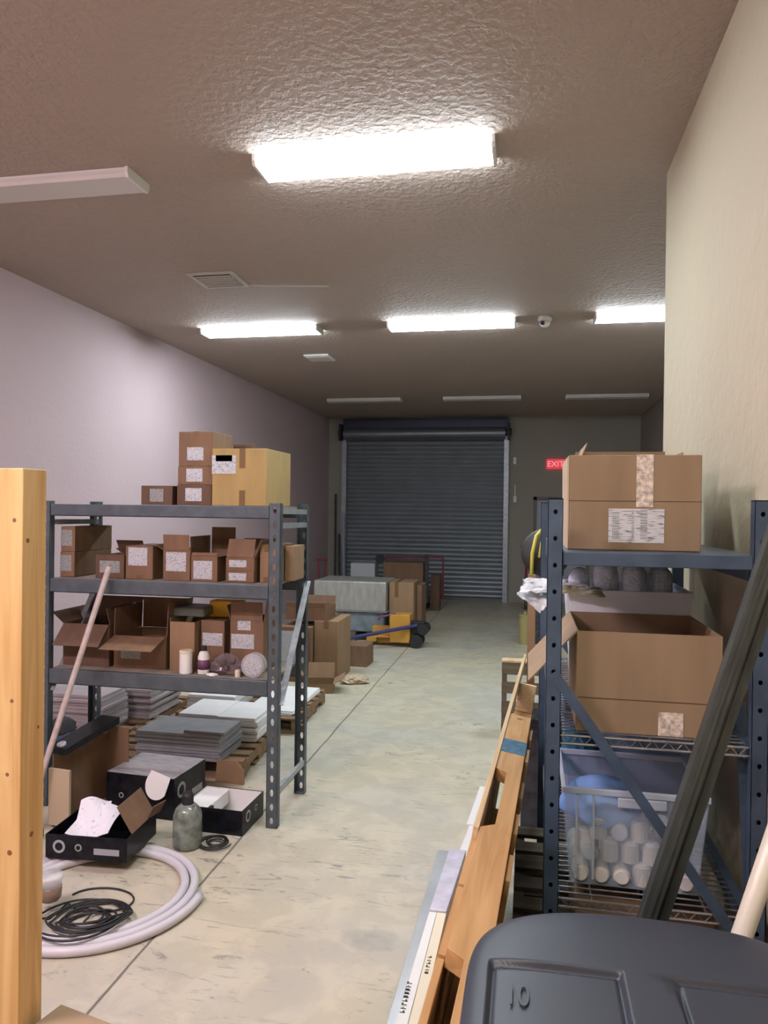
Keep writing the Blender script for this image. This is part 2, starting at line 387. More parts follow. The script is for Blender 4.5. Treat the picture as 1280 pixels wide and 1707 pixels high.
# personnel door
pd = thing('door_2', 'grey-blue personnel door in the end wall beside the roll-up door', 'door', (0.62, YB, 0)); pd['kind'] = 'structure'
g = G().box(-.52, -.46, -.05, -.001, 0, 2.03).box(.46, .52, -.05, -.001, 0, 2.03).box(-.52, .52, -.05, -.001, 1.97, 2.03)
g.build('door_frame', 'frame', pd)
G().box(-.458, .458, -.03, -.001, .01, 1.965).build('door_panel', 'doorpaint', pd)
G().cyl((-.39, -.03, 1.0), (-.39, -.09, 1.0), .015, 10).cyl((-.39, -.085, 1.0), (-.28, -.085, 1.0), .011, 10).build('door_handle', 'chrome', pd)

# exit sign
ex = thing('exit_sign', 'small red lit EXIT sign above the personnel door', 'sign', (0.50, YB - .001, 2.56))
G().box(-.17, .17, -.05, 0, 0, .19).build('sign_box', 'exit', ex, bevel=.006)
text_mesh('lettering', 'EXIT', .15, .003, 'exit_letter', ex, (0, -.054, .092), (D(90), 0, 0))

# white devices on the end wall
tag(G().box(-.03, .03, -.045, 0, -.07, .07).build('alarm_box', 'white_metal', loc=(-.262, YB - .001, 2.72), bevel=.008), 'small white sensor box high beside the roll-up door', 'sensor')
o = thing('wall_switch', 'white switch with a conduit stub, midway up beside the roll-up door', 'switch', (-.25, YB - .001, 2.0))
G().box(-.03, .03, -.04, 0, -.08, .04).build('switch_box', 'white_metal', o, bevel=.005)
G().cyl((0, -.02, .04), (0, -.02, .26), .011, 8).build('conduit', 'white_metal', o)

# ------------------------------------------------------------------ ceiling lights
def light(x, y, state, label, group=None):
    t = thing('ceiling_light', label, 'ceiling light', (x, y, H), 0, group)
    G().box(-.60, .60, -.105, .105, -.016, 0).build('housing', 'white_metal', t)
    n = 8; pr = [(-.112, -.0165), (-.111, -.034), (-.100, -.050), (.100, -.050), (.111, -.034), (.112, -.0165)]
    G().prism(pr, -.595, .595, 'x').build('diffuser', {'lit': 'lamp_lit', 'near': 'lamp_near', 'pink': 'lamp_pink_fill', 'off': 'lamp_off'}[state], t)
    cap = [(-.116, 0), (-.116, -.034), (-.103, -.054), (.103, -.054), (.116, -.034), (.116, 0)]
    for s_ in (-1, 1):
        G().prism(cap, s_ * .596, s_ * .612, 'x').build('end_cap', 'white_metal', t)
    return t
LX = (-2.66, -0.745, 1.165)
light(LX[1] - .045, 3.69, 'lit', 'large lit fluorescent ceiling light, nearest the viewer')
light(LX[0] - .05, 3.70, 'off', 'unlit wraparound ceiling light at the left, nearest the viewer')
light(LX[0], 7.10, 'lit', 'lit ceiling light of the middle row, nearest the left wall')
light(LX[1], 7.10, 'lit', 'lit ceiling light at the centre of the middle row')
light(LX[2] + .02, 7.04, 'lit', 'lit ceiling light of the middle row, cut off by the partition wall')
for x, l in zip(LX, ('nearest the left wall', 'in the centre', 'nearest the right wall')):
    light(x, 11.9, 'off', 'unlit ceiling light of the far row before the roll-up door, ' + l)
light(LX[1], 0.1, 'near', 'lit ceiling light overhead, behind the viewer')
light(LX[0], 0.6, 'pink', 'unseen ceiling light at the left behind the viewer, rosy tint added to colour the wall')  # out of view; tint and extra power added to cast pink on the left wall

# vents, camera, conduit
v = thing('ceiling_vent', 'large square air vent in the ceiling near the left wall', 'vent', (-2.42, 5.50, H))
G().box(-.19, .19, -.19, .19, -.012, 0).build('frame', 'vent', v, bevel=.004)
G().box(-.15, .15, -.15, .15, -.014, -.012).build('recess', 'dark', v)
g = G()
for i in range(7):
    yy = -.13 + i * .043; g.box(-.15, .15, yy, yy + .022, -.02, -.013)
g.build('louvre', 'vent', v)
v = thing('ceiling_vent', 'small white air vent behind the middle row of lights', 'vent', (-2.46, 8.52, H))
G().box(-.15, .15, -.17, .17, -.02, 0).build('frame', 'white_metal', v, bevel=.004)
g = G()
for i in range(6):
    yy = -.13 + i * .045; g.box(-.13, .13, yy, yy + .02, -.028, -.021)
g.build('louvre', 'lamp_off', v)
v = thing('security_camera', 'small white dome security camera on the ceiling between lights', 'camera', (0.13, 7.02, H))
G().lathe([(.065, -.001), (.065, -.03), (.055, -.045)], 20).build('base', 'white_metal', v, smooth=True)
G().lathe([(.05, -.045), (.048, -.07), (.033, -.09), (.012, -.098)], 20).build('dome', 'white_metal', v, smooth=True)
G().cyl((-.018, -.03, -.066), (-.024, -.055, -.07), .02, 12).build('lens', 'rubber', v)
tag(G().cyl((-2.22, 5.66, H - .008), (-1.60, 5.78, H - .008), .008, 6).build('ceiling_conduit', 'vent'), 'thin conduit running along the ceiling from the square vent', 'conduit')

# ------------------------------------------------------------------ shelving racks
def perforated(g, w_, z0, z1, pitch, hw_, hh, m, th=.002):
    """steel web with one column of octagonal holes, x across, facing -y at y=0"""
    n = int((z1 - z0) / pitch); p = (z1 - z0) / n
    for i in range(n):
        a = z0 + i * p; c = a + p / 2
        out = [(w_ / 2, c - 0), (w_ / 2, a + p), (0, a + p), (-w_ / 2, a + p), (-w_ / 2, c), (-w_ / 2, a), (0, a), (w_ / 2, a)]
        ang = [0, 45, 90, 135, 180, 225, 270, 315]
        inn = [(hw_ * math.cos(D(t)), c + hh * math.sin(D(t))) for t in ang]
        for y, flip in ((0, 0), (th, 1)):
            vv = [(x, y, z) for x, z in out] + [(x, y, z) for x, z in inn]
            g.add(vv, [(k, (k + 1) % 8, 8 + (k + 1) % 8, 8 + k) for k in range(8)], m)
        vv = [(x, 0, z) for x, z in inn] + [(x, th, z) for x, z in inn]
        g.add(vv, [(k, (k + 1) % 8, 8 + (k + 1) % 8, 8 + k) for k in range(8)], m)
def post(name, x, y, face, w_, dep, h, pitch, hw_, hh, m, parent, boxed=False):
    """C-channel upright; face=-1 web towards the viewer, +1 web at the back"""
    g = G(); mt = Matrix.Translation((x, y, 0)) @ Matrix.Rotation(0 if face < 0 else math.pi, 4, 'Z')
    perforated(g, w_, .0, h, pitch, hw_, hh, mt)
    for s_ in (-1, 1): g.box(s_ * w_ / 2 - (.002 if s_ > 0 else 0), s_ * w_ / 2 + (.002 if s_ < 0 else 0), 0, dep, 0, h, mt)
    g.box(-w_ / 2, w_ / 2, 0, dep, 0, .004, mt)
    if boxed: g.box(-w_ / 2, w_ / 2, dep - .002, dep, 0, h, mt); g.box(-w_ / 2, w_ / 2, 0, dep, h - .003, h, mt)
    return g.build(name, m, parent)

# left rack
RX0, RX1, RY0, RY1 = -2.79, -1.372, 3.90, 4.45
rk = thing('storage_rack', 'blue-grey steel storage rack with loaded shelves against the left side', 'shelving rack', ((RX0 + RX1) / 2, (RY0 + RY1) / 2, 0))
cx, cy = rk.location.x, rk.location.y
for x in (RX0, RX1):
    for y, f in ((RY0, -1), (RY1, 1)): post('post', x - cx, y - cy, f, .065, .045, 1.80, .0762, .010, .021, 'rack', rk)
LV = ((1.782, .070), (1.345, .082), (0.812, .088))
for zt, bh in LV:
    for y0, y1 in ((RY0 - .012, RY0 + .022), (RY1 - .022, RY1 + .012)):
        yy0 = (RY0 + .003 if y0 < RY0 else RY1 - .035) - cy
        G().box(RX0 - cx + .034, RX1 - cx - .034, yy0, yy0 + .032, zt - bh, zt - .001).box(RX0 - cx + .034, RX1 - cx - .034, yy0, yy0 + .034, zt - bh, zt - bh + .008).build('beam', 'rack', rk, bevel=.003)
    G().box(RX0 - cx + .034, RX1 - cx - .034, RY0 - cy + .036, RY1 - cy - .036, zt - .016, zt - .001).build('shelf_board', 'deck', rk)
for x in (RX0, RX1):
    for zz in (1.755, 1.675, .20): G().bar((x - cx + .02, RY0 - cy + .04, zz), (x - cx + .02, RY1 - cy - .04, zz + (-.005)), .022, .03).build('crossbar', 'rack_galv', rk)
    G().bar((x - cx + .036, RY0 - cy + .02, .68), (x - cx + .036, RY1 - cy - .02, 1.32), .006, .036, (1, 0, 0)).build('diagonal_brace', 'rack_galv', rk)

# right rack
QX0, QX1, QY0, QY1 = 0.080, 0.648, 2.245, 3.46
rr_ = thing('storage_rack', 'dark blue steel rack with wire shelves beside the beige partition wall', 'shelving rack', ((QX0 + QX1) / 2, (QY0 + QY1) / 2, 0))
cx, cy = rr_.location.x, rr_.location.y
for x in (QX0, QX1):
    for y, f in ((QY0, -1), (QY1, 1)): post('post', x - cx, y - cy, f, .044, .038, 1.815, .0762, .0065, .0075, 'rack_dark', rr_, True)
QL = (1.658, 1.118, .632)
for i, zt in enumerate(QL):
    th = .040 if i == 0 else .022
    mm = 'rack_dark' if i == 0 else 'chrome'
    for yy in (QY0 + .004, QY1 - .030):
        if i == 0:
            G().box(QX0 - cx + .023, QX1 - cx - .023, yy - cy, yy - cy + .026, zt - th, zt - .001).build('end_beam', mm, rr_, bevel=.002)
        else:
            yq = yy - cy + .012
            g = G().cyl((QX0 - cx + .023, yq, zt - .006), (QX1 - cx - .023, yq, zt - .006), .004, 8).cyl((QX0 - cx + .023, yq, zt - .030), (QX1 - cx - .023, yq, zt - .030), .004, 8)
            npt = 24; pts = []
            for k in range(npt + 1):
                pts.append((QX0 - cx + .03 + (QX1 - QX0 - .06) * k / npt, yq, zt - .006 - (.024 if k % 2 else 0)))
            g.tube(pts, .0022, 5); g.build('end_truss', mm, rr_)
    for xx in (QX0 + (-.0), QX1 - .028):
        bh = .075 if i == 0 else .05
        G().box(xx - cx, xx - cx + .028, QY0 - cy + .042, QY1 - cy - .042, zt - bh, zt - .001).build('side_beam', 'rack_dark', rr_, bevel=.002)
    g = G()
    if i == 0:
        g.box(QX0 - cx + .03, QX1 - cx - .03, QY0 - cy + .033, QY1 - cy - .033, zt - .014, zt - .001); g.build('shelf_board', 'rack_dark', rr_)
    else:
        for k in range(34):
            yy = QY0 - cy + .05 + k * (QY1 - QY0 - .1) / 33; g.tube([(QX0 - cx + .028, yy, zt - .0035), (QX1 - cx - .028, yy, zt - .0035)], .0025, 5)
        for k in range(3):
            xx = QX0 - cx + .12 + k * .16; g.tube([(xx, QY0 - cy + .02, zt - .009), (xx, QY1 - cy - .02, zt - .009)], .003, 5)
        g.build('wire_shelf', 'chrome', rr_)
for y in (QY0 + .012, QY1 - .012):
    for zz in (1.36, .10):
        pass
G().bar((QX0 - cx + .0, QY0 - cy - .004, 1.30), (QX1 - cx, QY0 - cy - .004, .50), .030, .004, (0, 1, 0)).build('diagonal_brace', 'rack_dark', rr_)
G().bar((QX0 - cx + .0, QY1 - cy + .004, 1.30), (QX1 - cx, QY1 - cy + .004, .50), .030, .004, (0, 1, 0)).build('diagonal_brace', 'rack_dark', rr_)
G().bar((QX1 - cx - .0, QY0 - cy + .2, 1.20), (QX1 - cx, QY0 - cy + .02, .40), .03, .004, (0, 1, 0)).build('gusset', 'rack_dark', rr_)

# ------------------------------------------------------------------ cartons
def carton(label, x0, x1, yf, d, z, h, m='card', stickers=(), flaps=None, tape=None, rz=0, group=None, name='cardboard_box', inside=None, cat='box', clear=False):
    w_ = x1 - x0
    t = thing(name, label, cat, ((x0 + x1) / 2, yf + d / 2, z), D(rz), group)
    a, b = w_ / 2, d / 2
    if flaps is None:
        body = G().box(-a, a, -b, b, 0, h).build('body', m, t, bevel=.003)
    else:
        k = .004; g = G().box(-a, a, -b, b, 0, k)
        g.box(-a, a, -b, -b + k, k, h).box(-a, a, b - k, b, k, h).box(-a, -a + k, -b + k, b - k, k, h).box(a - k, a, -b + k, b - k, k, h)
        body = g.build('body', m, t)
        for side, (ln, ang) in flaps.items():
            ca, sa = math.cos(D(ang)), math.sin(D(ang))
            if side in ('front', 'back'):
                s_ = 1 if side == 'front' else -1
                ctr = Matrix.Translation((0, -b * s_, h + .001)) @ (Matrix.Rotation(0 if s_ > 0 else math.pi, 4, 'Z')) @ Matrix.Rotation(D(ang), 4, 'X')
                ww = a - .004
            else:
                s_ = 1 if side == 'left' else -1
                ctr = Matrix.Translation((-a * s_, 0, h + .001)) @ Matrix.Rotation(-math.pi / 2 if s_ > 0 else math.pi / 2, 4, 'Z') @ Matrix.Rotation(D(ang), 4, 'X')
                ww = b - .004
            G().box(-ww, ww, 0.0, ln, 0, .0035, ctr).build('flap', m, t)
    for st in stickers:
        face, u, v_, sw, sh = st[:5]; sm = st[5] if len(st) > 5 else 'sticker'
        e = .0015
        if face == 'front': G().box(-a + w_ * u - sw / 2, -a + w_ * u + sw / 2, -b - e, -b + .0005, h * v_ - sh / 2, h * v_ + sh / 2).build('sticker', sm, body)
        elif face == 'right': G().box(a - .0005, a + e, -b + d * u - sw / 2, -b + d * u + sw / 2, h * v_ - sh / 2, h * v_ + sh / 2).build('sticker', sm, body)
        elif face == 'top': G().box(-a + w_ * u - sw / 2, -a + w_ * u + sw / 2, -b + d * v_ - sh / 2, -b + d * v_ + sh / 2, h - .0005, h + e).build('sticker', sm, body)
    if tape:
        tm = 'tape'; u, tw, drop = tape; xx = -a + w_ * u; e = .001
        if flaps is None: G().box(xx - tw / 2, xx + tw / 2, -b, b, h - .0005, h + e).box(xx - tw / 2, xx + tw / 2, -b - e, -b + .0005, h - drop, h + e).box(xx - tw / 2, xx + tw / 2, -b - e, -b + .0005, 0, drop * .8).build('tape', tm, body)
    return t
SG = None
# -- top shelf
Z1 = 1.783
carton('small dark brown carton alone at the left of the top shelf', -2.226, -2.030, 3.99, .30, Z1, .112, 'card_dark', [('front', .50, .5, .085, .075, 'sticker_grey')])
carton('plain narrow carton squeezed beside the three-high stack on the top shelf', -2.03, -1.99, 4.12, .26, Z1, .115, 'card')
for i, (h0, h1, l) in enumerate(((0, .118, 'bottom carton of the three-high stack on the top shelf'), (.119, .224, 'middle carton of the three-high stack on the top shelf'), (.225, .425, 'tallest carton, top of the three-high stack on the top shelf'))):
    carton(l, -1.995 + i * .002, -1.782 + i * .003, 3.98 + .004 * i, .28, Z1 + h0, h1 - h0, 'card_dark' if i == 0 else 'card', [('front', .48, .52 if i < 2 else .36, .10, .075)], tape=(.5, .03, .03) if i == 2 else None)
carton('large yellowish carton with a black-and-white sticker on the top shelf', -1.775, -1.449, 3.97, .43, Z1, .325, 'card_yellow', [('front', .22, .72, .145, .105, 'sticker'), ('front', .22, .83, .10, .035, 'ink')], tape=(.56, .035, .11))
carton('small brown carton end poking up behind the large yellowish carton', -1.83, -1.70, 4.405, .06, Z1, .39, 'card_dark')
# -- second shelf
Z2 = 1.346
for i, l in enumerate(('lower carton of the pair at the left end of the second shelf', 'upper carton of the pair at the left end of the second shelf')):
    carton(l, -2.750 + i * .004, -2.655 + i * .002, 3.99, .40, Z2 + i * .151, .15, 'card', [('front', .40, .55, .075, .095, 'sticker_grey')], rz=0)
carton('small dark carton with a lifted lid flap on the second shelf behind the broom handle', -2.515, -2.330, 3.99, .26, Z2, .135, 'card_dark', [('front', .5, .5, .13, .07, 'sticker_grey')], flaps={'back': (.09, 60), 'right': (.07, 35), 'front': (.03, 10)})
carton('carton with a white label at its top left, second shelf', -2.318, -2.145, 3.985, .30, Z2, .195, 'card', [('front', .45, .68, .12, .105)], tape=(.5, .03, .03))
carton('taller open carton with raised flaps at the middle of the second shelf', -2.079, -1.912, 3.985, .28, Z2, .175, 'card', [('front', .48, .62, .125, .11)], flaps={'front': (.09, 96), 'left': (.06, 150), 'right': (.08, 88)})
carton('carton with a wide raised back flap beside the taller open carton', -1.905, -1.744, 3.985, .27, Z2, .145, 'card', [('front', .45, .45, .115, .105)], flaps={'front': (.02, 60), 'back': (.16, 92), 'right': (.07, 170), 'left': (.05, 100)})
carton('low sealed carton under the gaping one near the right end of the second shelf', -1.692, -1.522, 3.985, .26, Z2, .065, 'card', [('front', .42, .5, .105, .042)])
carton('gaping carton with a long folded-over flap on the second shelf', -1.692, -1.522, 3.987, .26, Z2 + .066, .075, 'card', [('front', .42, .55, .105, .04)], flaps={'front': (.11, 70), 'right': (.11, 110), 'back': (.1, 92)})
carton('tan carton behind the right front post on the second shelf', -1.50, -1.405, 4.02, .33, Z2, .215, 'card_tan', tape=(.5, .05, .04))
carton('pale carton end at the very right of the second shelf, behind the post', -1.398, -1.342, 4.16, .20, Z2, .205, 'card_tan')
# -- third shelf
Z3 = .813
carton('dark open carton with wide splayed flaps at the left end of the third shelf', -2.745, -2.44, 4.02, .34, Z3, .25, 'card_dark', flaps={'front': (.16, 225), 'back': (.14, 120), 'left': (.10, 140), 'right': (.1, 75)})
carton('open brown carton with a front flap hanging out, middle of the third shelf', -2.415, -2.08, 4.03, .33, Z3, .19, 'card', [('front', .33, .42, .13, .05, 'sticker_grey')], flaps={'front': (.18, 197), 'back': (.19, 92), 'left': (.16, 88), 'right': (.20, 93)})
carton('plain tall carton standing open beside the gaping carton on the third shelf', -2.06, -1.905, 4.04, .34, Z3, .285, 'card_tan', flaps={'left': (.02, 90), 'back': (.02, 90)})
carton('labelled carton below the yellow packet on the third shelf', -1.893, -1.745, 4.10, .26, Z3, .29, 'card', [('front', .5, .62, .125, .075)])
carton('open carton with two white labels near the right post on the third shelf', -1.700, -1.497, 4.08, .28, Z3, .30, 'card', [('front', .38, .60, .14, .085), ('front', .42, .92, .08, .06)], flaps={'left': (.09, 105), 'right': (.12, 98), 'front': (.11, 92)})
tag(G().box(-.10, .10, -.10, .10, 0, .055).build('grey_tray', 'tealflat', loc=(-1.975, 4.2, Z3 + .307), bevel=.012), 'flat grey tray lying on top of the tall carton on the third shelf', 'tray')
tag(G().box(-.10, .10, -.05, .05, 0, .10).build('yellow_packet', 'yellow_bright', loc=(-1.80, 4.28, Z3 + .291), bevel=.008), 'bright yellow packet on top of the labelled carton, third shelf', 'packet')
t = thing('plastic_canister', 'tall white cylindrical canister at the front edge of the third shelf', 'canister', (-1.925, 3.975, Z3))
G().lathe([(.034, 0), (.037, .004), (.037, .118)], 24).build('body', 'white', t)
G().lathe([(.038, .119), (.038, .132), (.034, .136)], 24).build('lid', 'cream', t)
t = thing('spray_bottle', 'small white bottle with a purple label, beside the white canister', 'bottle', (-1.82, 3.985, Z3))
G().lathe([(.030, 0), (.034, .01), (.034, .10), (.026, .125), (.014, .135)], 24).build('body', 'white', t, smooth=True)
G().lathe([(.0345, .03), (.0345, .085)], 24).build('wrapper', 'purple', t, smooth=True)
G().lathe([(.016, .135), (.016, .16)], 16).build('cap', 'rubber', t)
tag(G().lathe([(.016, 0), (.016, .035), (.013, .04)], 16).build('bottle_cap', 'cream', loc=(-1.605, 3.965, Z3)), 'tiny cream cap at the front edge of the third shelf', 'cap')
t = thing('tape_roll', 'upright roll of clear labelled tape beside the right post, third shelf', 'tape roll', (-1.515, 3.985, Z3 + .068))
G().tube([(.0, -.026, 0), (0, .026, 0)], .068, 36).build('roll', 'clear', t)
G().tube([(.0, -.0275, 0), (0, -.026, 0)], .055, 36).build('sticker', 'sticker', t)
def crumple(rx, ry, rz_, seed, n=16, amp=.25, flat=True):
    rnd = random.Random(seed); g = G(); vs_ = []; fs = []
    m_ = n * 2
    for i in range(n + 1):
        th = math.pi * i / n
        for k in range(m_):
            ph = 2 * math.pi * k / m_
            r = 1 + amp * (rnd.random() - .5) * 2 * math.sin(th) + amp * .5 * math.sin(3 * ph + seed)
            z = math.cos(th)
            if flat and z < -.1: z = -.1 + (z + .1) * .12
            vs_.append((rx * r * math.sin(th) * math.cos(ph), ry * r * math.sin(th) * math.sin(ph), rz_ * z))
    for i in range(n):
        for k in range(m_):
            k2 = (k + 1) % m_; fs.append((i * m_ + k, i * m_ + k2, (i + 1) * m_ + k2, (i + 1) * m_ + k))
    zmin = min(v[2] for v in vs_)
    return g.add([(a, b, c - zmin) for a, b, c in vs_], fs)
tag(crumple(.085, .04, .10, 3, 16, .4).build('plastic_bag', 'purplebag', loc=(-1.69, 4.02, Z3)), 'crumpled purplish clear bag at the front of the third shelf', 'plastic bag')
tag(crumple(.035, .02, .012, 5, 10).build('paper_scrap', 'white', loc=(-1.76, 3.962, Z3)), 'crumpled white paper scrap before the spray bottle, third shelf', 'paper')

# ------------------------------------------------------------------ pallets
def pallet_parts(t, L_, W_, top, side, horizontal=True, n=7):
    """flat pallet centred on x,y; stringers along y, boards along x"""
    sh = .089; bt = .016
    for x in (-L_ / 2 + .019, 0, L_ / 2 - .019):
        pr = [(-W_ / 2, bt), (-W_ / 2 + .15, bt), (-W_ / 2 + .16, bt + .035), (-W_ / 2 + .36, bt + .035), (-W_ / 2 + .37, bt), (W_ / 2 - .37, bt), (W_ / 2 - .36, bt + .035), (W_ / 2 - .16, bt + .035), (W_ / 2 - .15, bt), (W_ / 2, bt), (W_ / 2, bt + sh), (-W_ / 2, bt + sh)]
        G().prism(pr, x - .019, x + .019, 'x').build('stringer', side, t)
    for k in range(n):
        y = -W_ / 2 + .045 + k * (W_ - .09) / (n - 1)
        G().box(-L_ / 2, L_ / 2, y - .044, y + .044, bt + sh, 2 * bt + sh).build('deck_board', top, t, bevel=.002)
    for k in range(4):
        y = -W_ / 2 + .045 + k * (W_ - .09) / 3
        G().box(-L_ / 2, L_ / 2, y - .044, y + .044, 0, bt - .0005).build('bottom_board', top, t)
PH = .121
def pallet(label, x, y, z, L_, W_, rz=0, top='pallet_flat', side='pallet_flat', group=None):
    t = thing('wooden_pallet', label, 'pallet', (x, y, z), D(rz), group); pallet_parts(t, L_, W_, top, side); return t
pallet('wooden pallet under the grey slab stack behind the left rack', -2.33, 4.98, 0, 1.0, .94, 4)
pallet('wooden pallet with thin white sheets, behind the rack diagonal brace', -2.28, 6.03, 0, 1.0, .98, 2)
pallet('wooden pallet under the pinkish slab stacks against the left wall', -3.35, 5.42, 0, .96, 1.2, 0)
t = thing('wooden_pallet', 'dark weathered slatted pallet standing on edge beyond the leaning pallet', 'pallet', (.32, 6.06, 0))
for z in (.0, .155, .31, .465): G().box(-.51, .51, -.06, -.044, z, z + .092).build('deck_board', 'pallet_grey', t, bevel=.002)
for x in (-.49, 0, .49): G().box(x - .019, x + .019, -.043, .043, 0, .556).build('stringer', 'pallet_grey', t)
for z in (.02, .44): G().box(-.51, .51, .044, .058, z, z + .09).build('deck_board', 'pallet_grey', t)
G().box(-.51, .51, -.06, .058, .558, .572).build('edge_cap', 'pallet_pale', t)
for k, l in enumerate(('bottom', 'middle', 'topmost')):
    pallet(l + ' weathered pallet of the low stack under the right rack', .285 + .006 * (k % 2), 2.865, k * (PH + .002), .64, 1.0, 0, 'pallet_grey', 'pallet_grey', 'weathered pallets under the right rack')

# long pallet stood on its side, leaning on the right rack (local y runs away from the viewer)
LP = thing('wooden_pallet', 'long orange-brown pallet on its side with a blue painted band, leaning on the right rack', 'pallet', (-.218, 3.21, .019), rot=(0, D(8.9), D(-2.8)))
LH = .905
def notched(y0, y1):
    p = [(.104, y0), (.104, y1), (.017, y1)]
    for c in (-.68, -1.74):
        if y0 < c - .48 or True: p += [(.017, c), (.055, c - .02), (.055, c - .44), (.017, c - .48)]
    return [q for q in p if q[1] >= y0] + [(.017, y0)]
for z0, z1 in ((LH - .042, LH), (.45, .49), (0, .04)):
    G().prism(notched(-2.35, 0) if z1 == LH else [(.104, -2.35), (.104, 0), (.017, 0), (.017, -2.35)], z0, z1, 'z').build('stringer', 'pallet', LP, bevel=.002)
G().box(.0165, .1045, -.50, -.35, LH - .03, LH + .0012).build('paint_band', 'bluepaint', LP)
G().cyl((.06, -.05, LH - .002), (.06, -.05, LH + .0012), .012, 14).build('bolt_hole', 'knot', LP)
G().box(0, .016, -1.18, 1.32, LH - .10, LH + .004).build('side_rail', 'pallet_pale', LP, bevel=.002)
for y0, y1 in ((.015, .70), (.725, 1.31)): G().box(.017, .104, y0, y1, LH - .20, LH - .175).build('inner_board', 'pallet', LP)
G().box(.017, .104, .70, .724, LH - .17, LH - .03).build('cleat', 'pallet_pale', LP)
for k in range(9):
    y = -2.30 + k * .29
    G().box(.0, .016, y, y + .278, 0, (LH - .101) if y > -1.19 else LH - .03).build('deck_board', 'pallet', LP, bevel=.002)
    if k < 8: G().box(.105, .119, y + .04, y + .18, 0, LH - .012 - .01 * (k % 3)).build('deck_board', 'pallet', LP, bevel=.002)

# ------------------------------------------------------------------ slab stacks
def stack(n, x0, x1, y0, y1, z0, th, m, label_top, label, group, jit=.012, name='floor_slab', mats=None, cat='slab'):
    first = None; rnd = random.Random(int(abs(x0) * 1000) + n)
    for k in range(n):
        if first is None:
            o = G().box(-(x1 - x0) / 2, (x1 - x0) / 2, -(y1 - y0) / 2, (y1 - y0) / 2, 0, th - .002).build(name, m, bevel=.0015); first = o
        else:
            o = first.copy(); sc.collection.objects.link(o)
        o.location = ((x0 + x1) / 2 + rnd.uniform(-jit, jit), (y0 + y1) / 2 + rnd.uniform(-jit, jit), z0 + k * th)
        o.rotation_euler = (0, 0, D(rnd.uniform(-.8, .8)))
        tag(o, label_top if k == n - 1 else label, cat, group)
zp = PH + .001
stack(8, -2.53, -1.935, 4.50, 4.86, zp, .021, 'tile_grey', 'top grey slab of the grey stack on the pallet behind the left rack', 'grey slab below the top in the grey stack on the pallet', 'grey slabs stacked on the pallet')
tag(G().box(-.14, .14, -.10, .10, 0, .017).build('floor_slab', 'tile_grey', loc=(-2.06, 4.62, zp + 8 * .021 - .001), bevel=.001), 'short grey offcut slab lying on top of the grey stack', 'slab')
stack(6, -2.47, -2.17, 4.99, 5.41, zp, .026, 'tile_white', 'top white slab of the left white stack behind the grey one', 'white slab below the top in the left white stack', 'white slabs in the left white stack')
stack(7, -2.14, -1.855, 4.94, 5.36, zp, .024, 'tile_white', 'top white slab of the right white stack beside the rack post', 'white slab below the top in the right white stack', 'white slabs in the right white stack')
stack(5, -2.70, -2.30, 5.60, 6.05, zp, .026, 'tile_white', 'top white slab of the far white stack seen under the third shelf', 'white slab below the top in the far white stack', 'white slabs in the far white stack')
stack(3, -2.22, -1.82, 5.62, 6.42, zp, .012, 'tile_white', 'topmost thin white sheet on the pallet beyond the rack', 'thin white sheet under another on the pallet beyond the rack', 'thin white sheets on the farther pallet', name='white_sheet', cat='sheet')
stack(11, -3.55, -2.98, 4.84, 5.18, zp, .025, 'tile_pink', 'top slab of the tall pinkish stack behind the broom handle', 'pinkish slab below the top in the tall stack by the left wall', 'pinkish slabs in the tall stack', .02)
stack(9, -3.25, -2.86, 5.30, 5.80, zp, .025, 'tile_pink', 'top slab of the lower pinkish stack farther along the left wall', 'pinkish slab below the top in the lower farther stack', 'pinkish slabs in the farther stack', .02)

# ------------------------------------------------------------------ things on the floor, left
def black_box(label, x, y, z, w_, d, h, rz, topm=None, open_=False, name='black_carton'):
    t = thing(name, label, 'box', (x, y, z), D(rz)); a, b = w_ / 2, d / 2
    if not open_:
        G().box(-a, a, -b, b, 0, h).build('body', 'black_print', t, bevel=.003)
        if topm: G().box(-a + .004, a - .004, -b + .004, b - .004, h - .0005, h + .0012).build('lid_print', topm, t)
    else:
        k = .005; G().box(-a, a, -b, b, 0, k).box(-a, a, -b, -b + k, k, h).box(-a, a, b - k, b, k, h).box(-a, -a + k, -b + k, b - k, k, h).box(a - k, a, -b + k, b - k, k, h).build('body', 'black_print', t)
    return t, a, b
def ring_logo(t, face, u, z, r, a, b):
    """round pale emblem printed on a carton face"""
    e = .0012
    if face == 'front':
        p0, p1 = (u, -b + .0003, z), (u, -b - e, z)
    else:
        p0, p1 = (a - .0003, u, z), (a + e, u, z)
    em = G().cyl(p0, p1, r, 20).build('emblem', 'grey_print', t)
    q0 = Vector(p1); q1 = q0 + (Vector(p1) - Vector(p0)).normalized() * .0008
    G().cyl(tuple(q0), tuple(q1), r * .62, 20).build('emblem_core', 'black_print', em)
t, a, b = black_box('closed black carton with a glossy grey top beside the grey slab stack', -2.145, 4.065, 0, .44, .36, .235, -4, 'silver_print')
ring_logo(t, 'right', -.10, .15, .045, a, b); ring_logo(t, 'front', -.12, .11, .016, a, b)
G().box(a - .0003, a + .001, .02, .14, .07, .11).build('printed_bars', 'grey_print', t)
G().prism([(.075 * math.cos(D(aa)), .085 * math.sin(D(aa))) for aa in range(150, 331, 15)] + [(.065, .06), (-.065, .06)], -b - .006, -b - .001, 'y', Matrix.Translation((.125, -.018, .165)) @ Matrix.Rotation(D(-12), 4, 'X') @ Matrix.Rotation(D(14), 4, 'Y')).build('white_plate', 'white', t)  # loose half-round white plate, attached to the carton as a part
t, a, b = black_box('shallow open black carton lined white, at the foot of the rack post', -1.665, 3.925, 0, .36, .30, .135, -2, None, True)
ring_logo(t, 'right', -.07, .08, .032, a, b); ring_logo(t, 'right', .04, .085, .018, a, b)
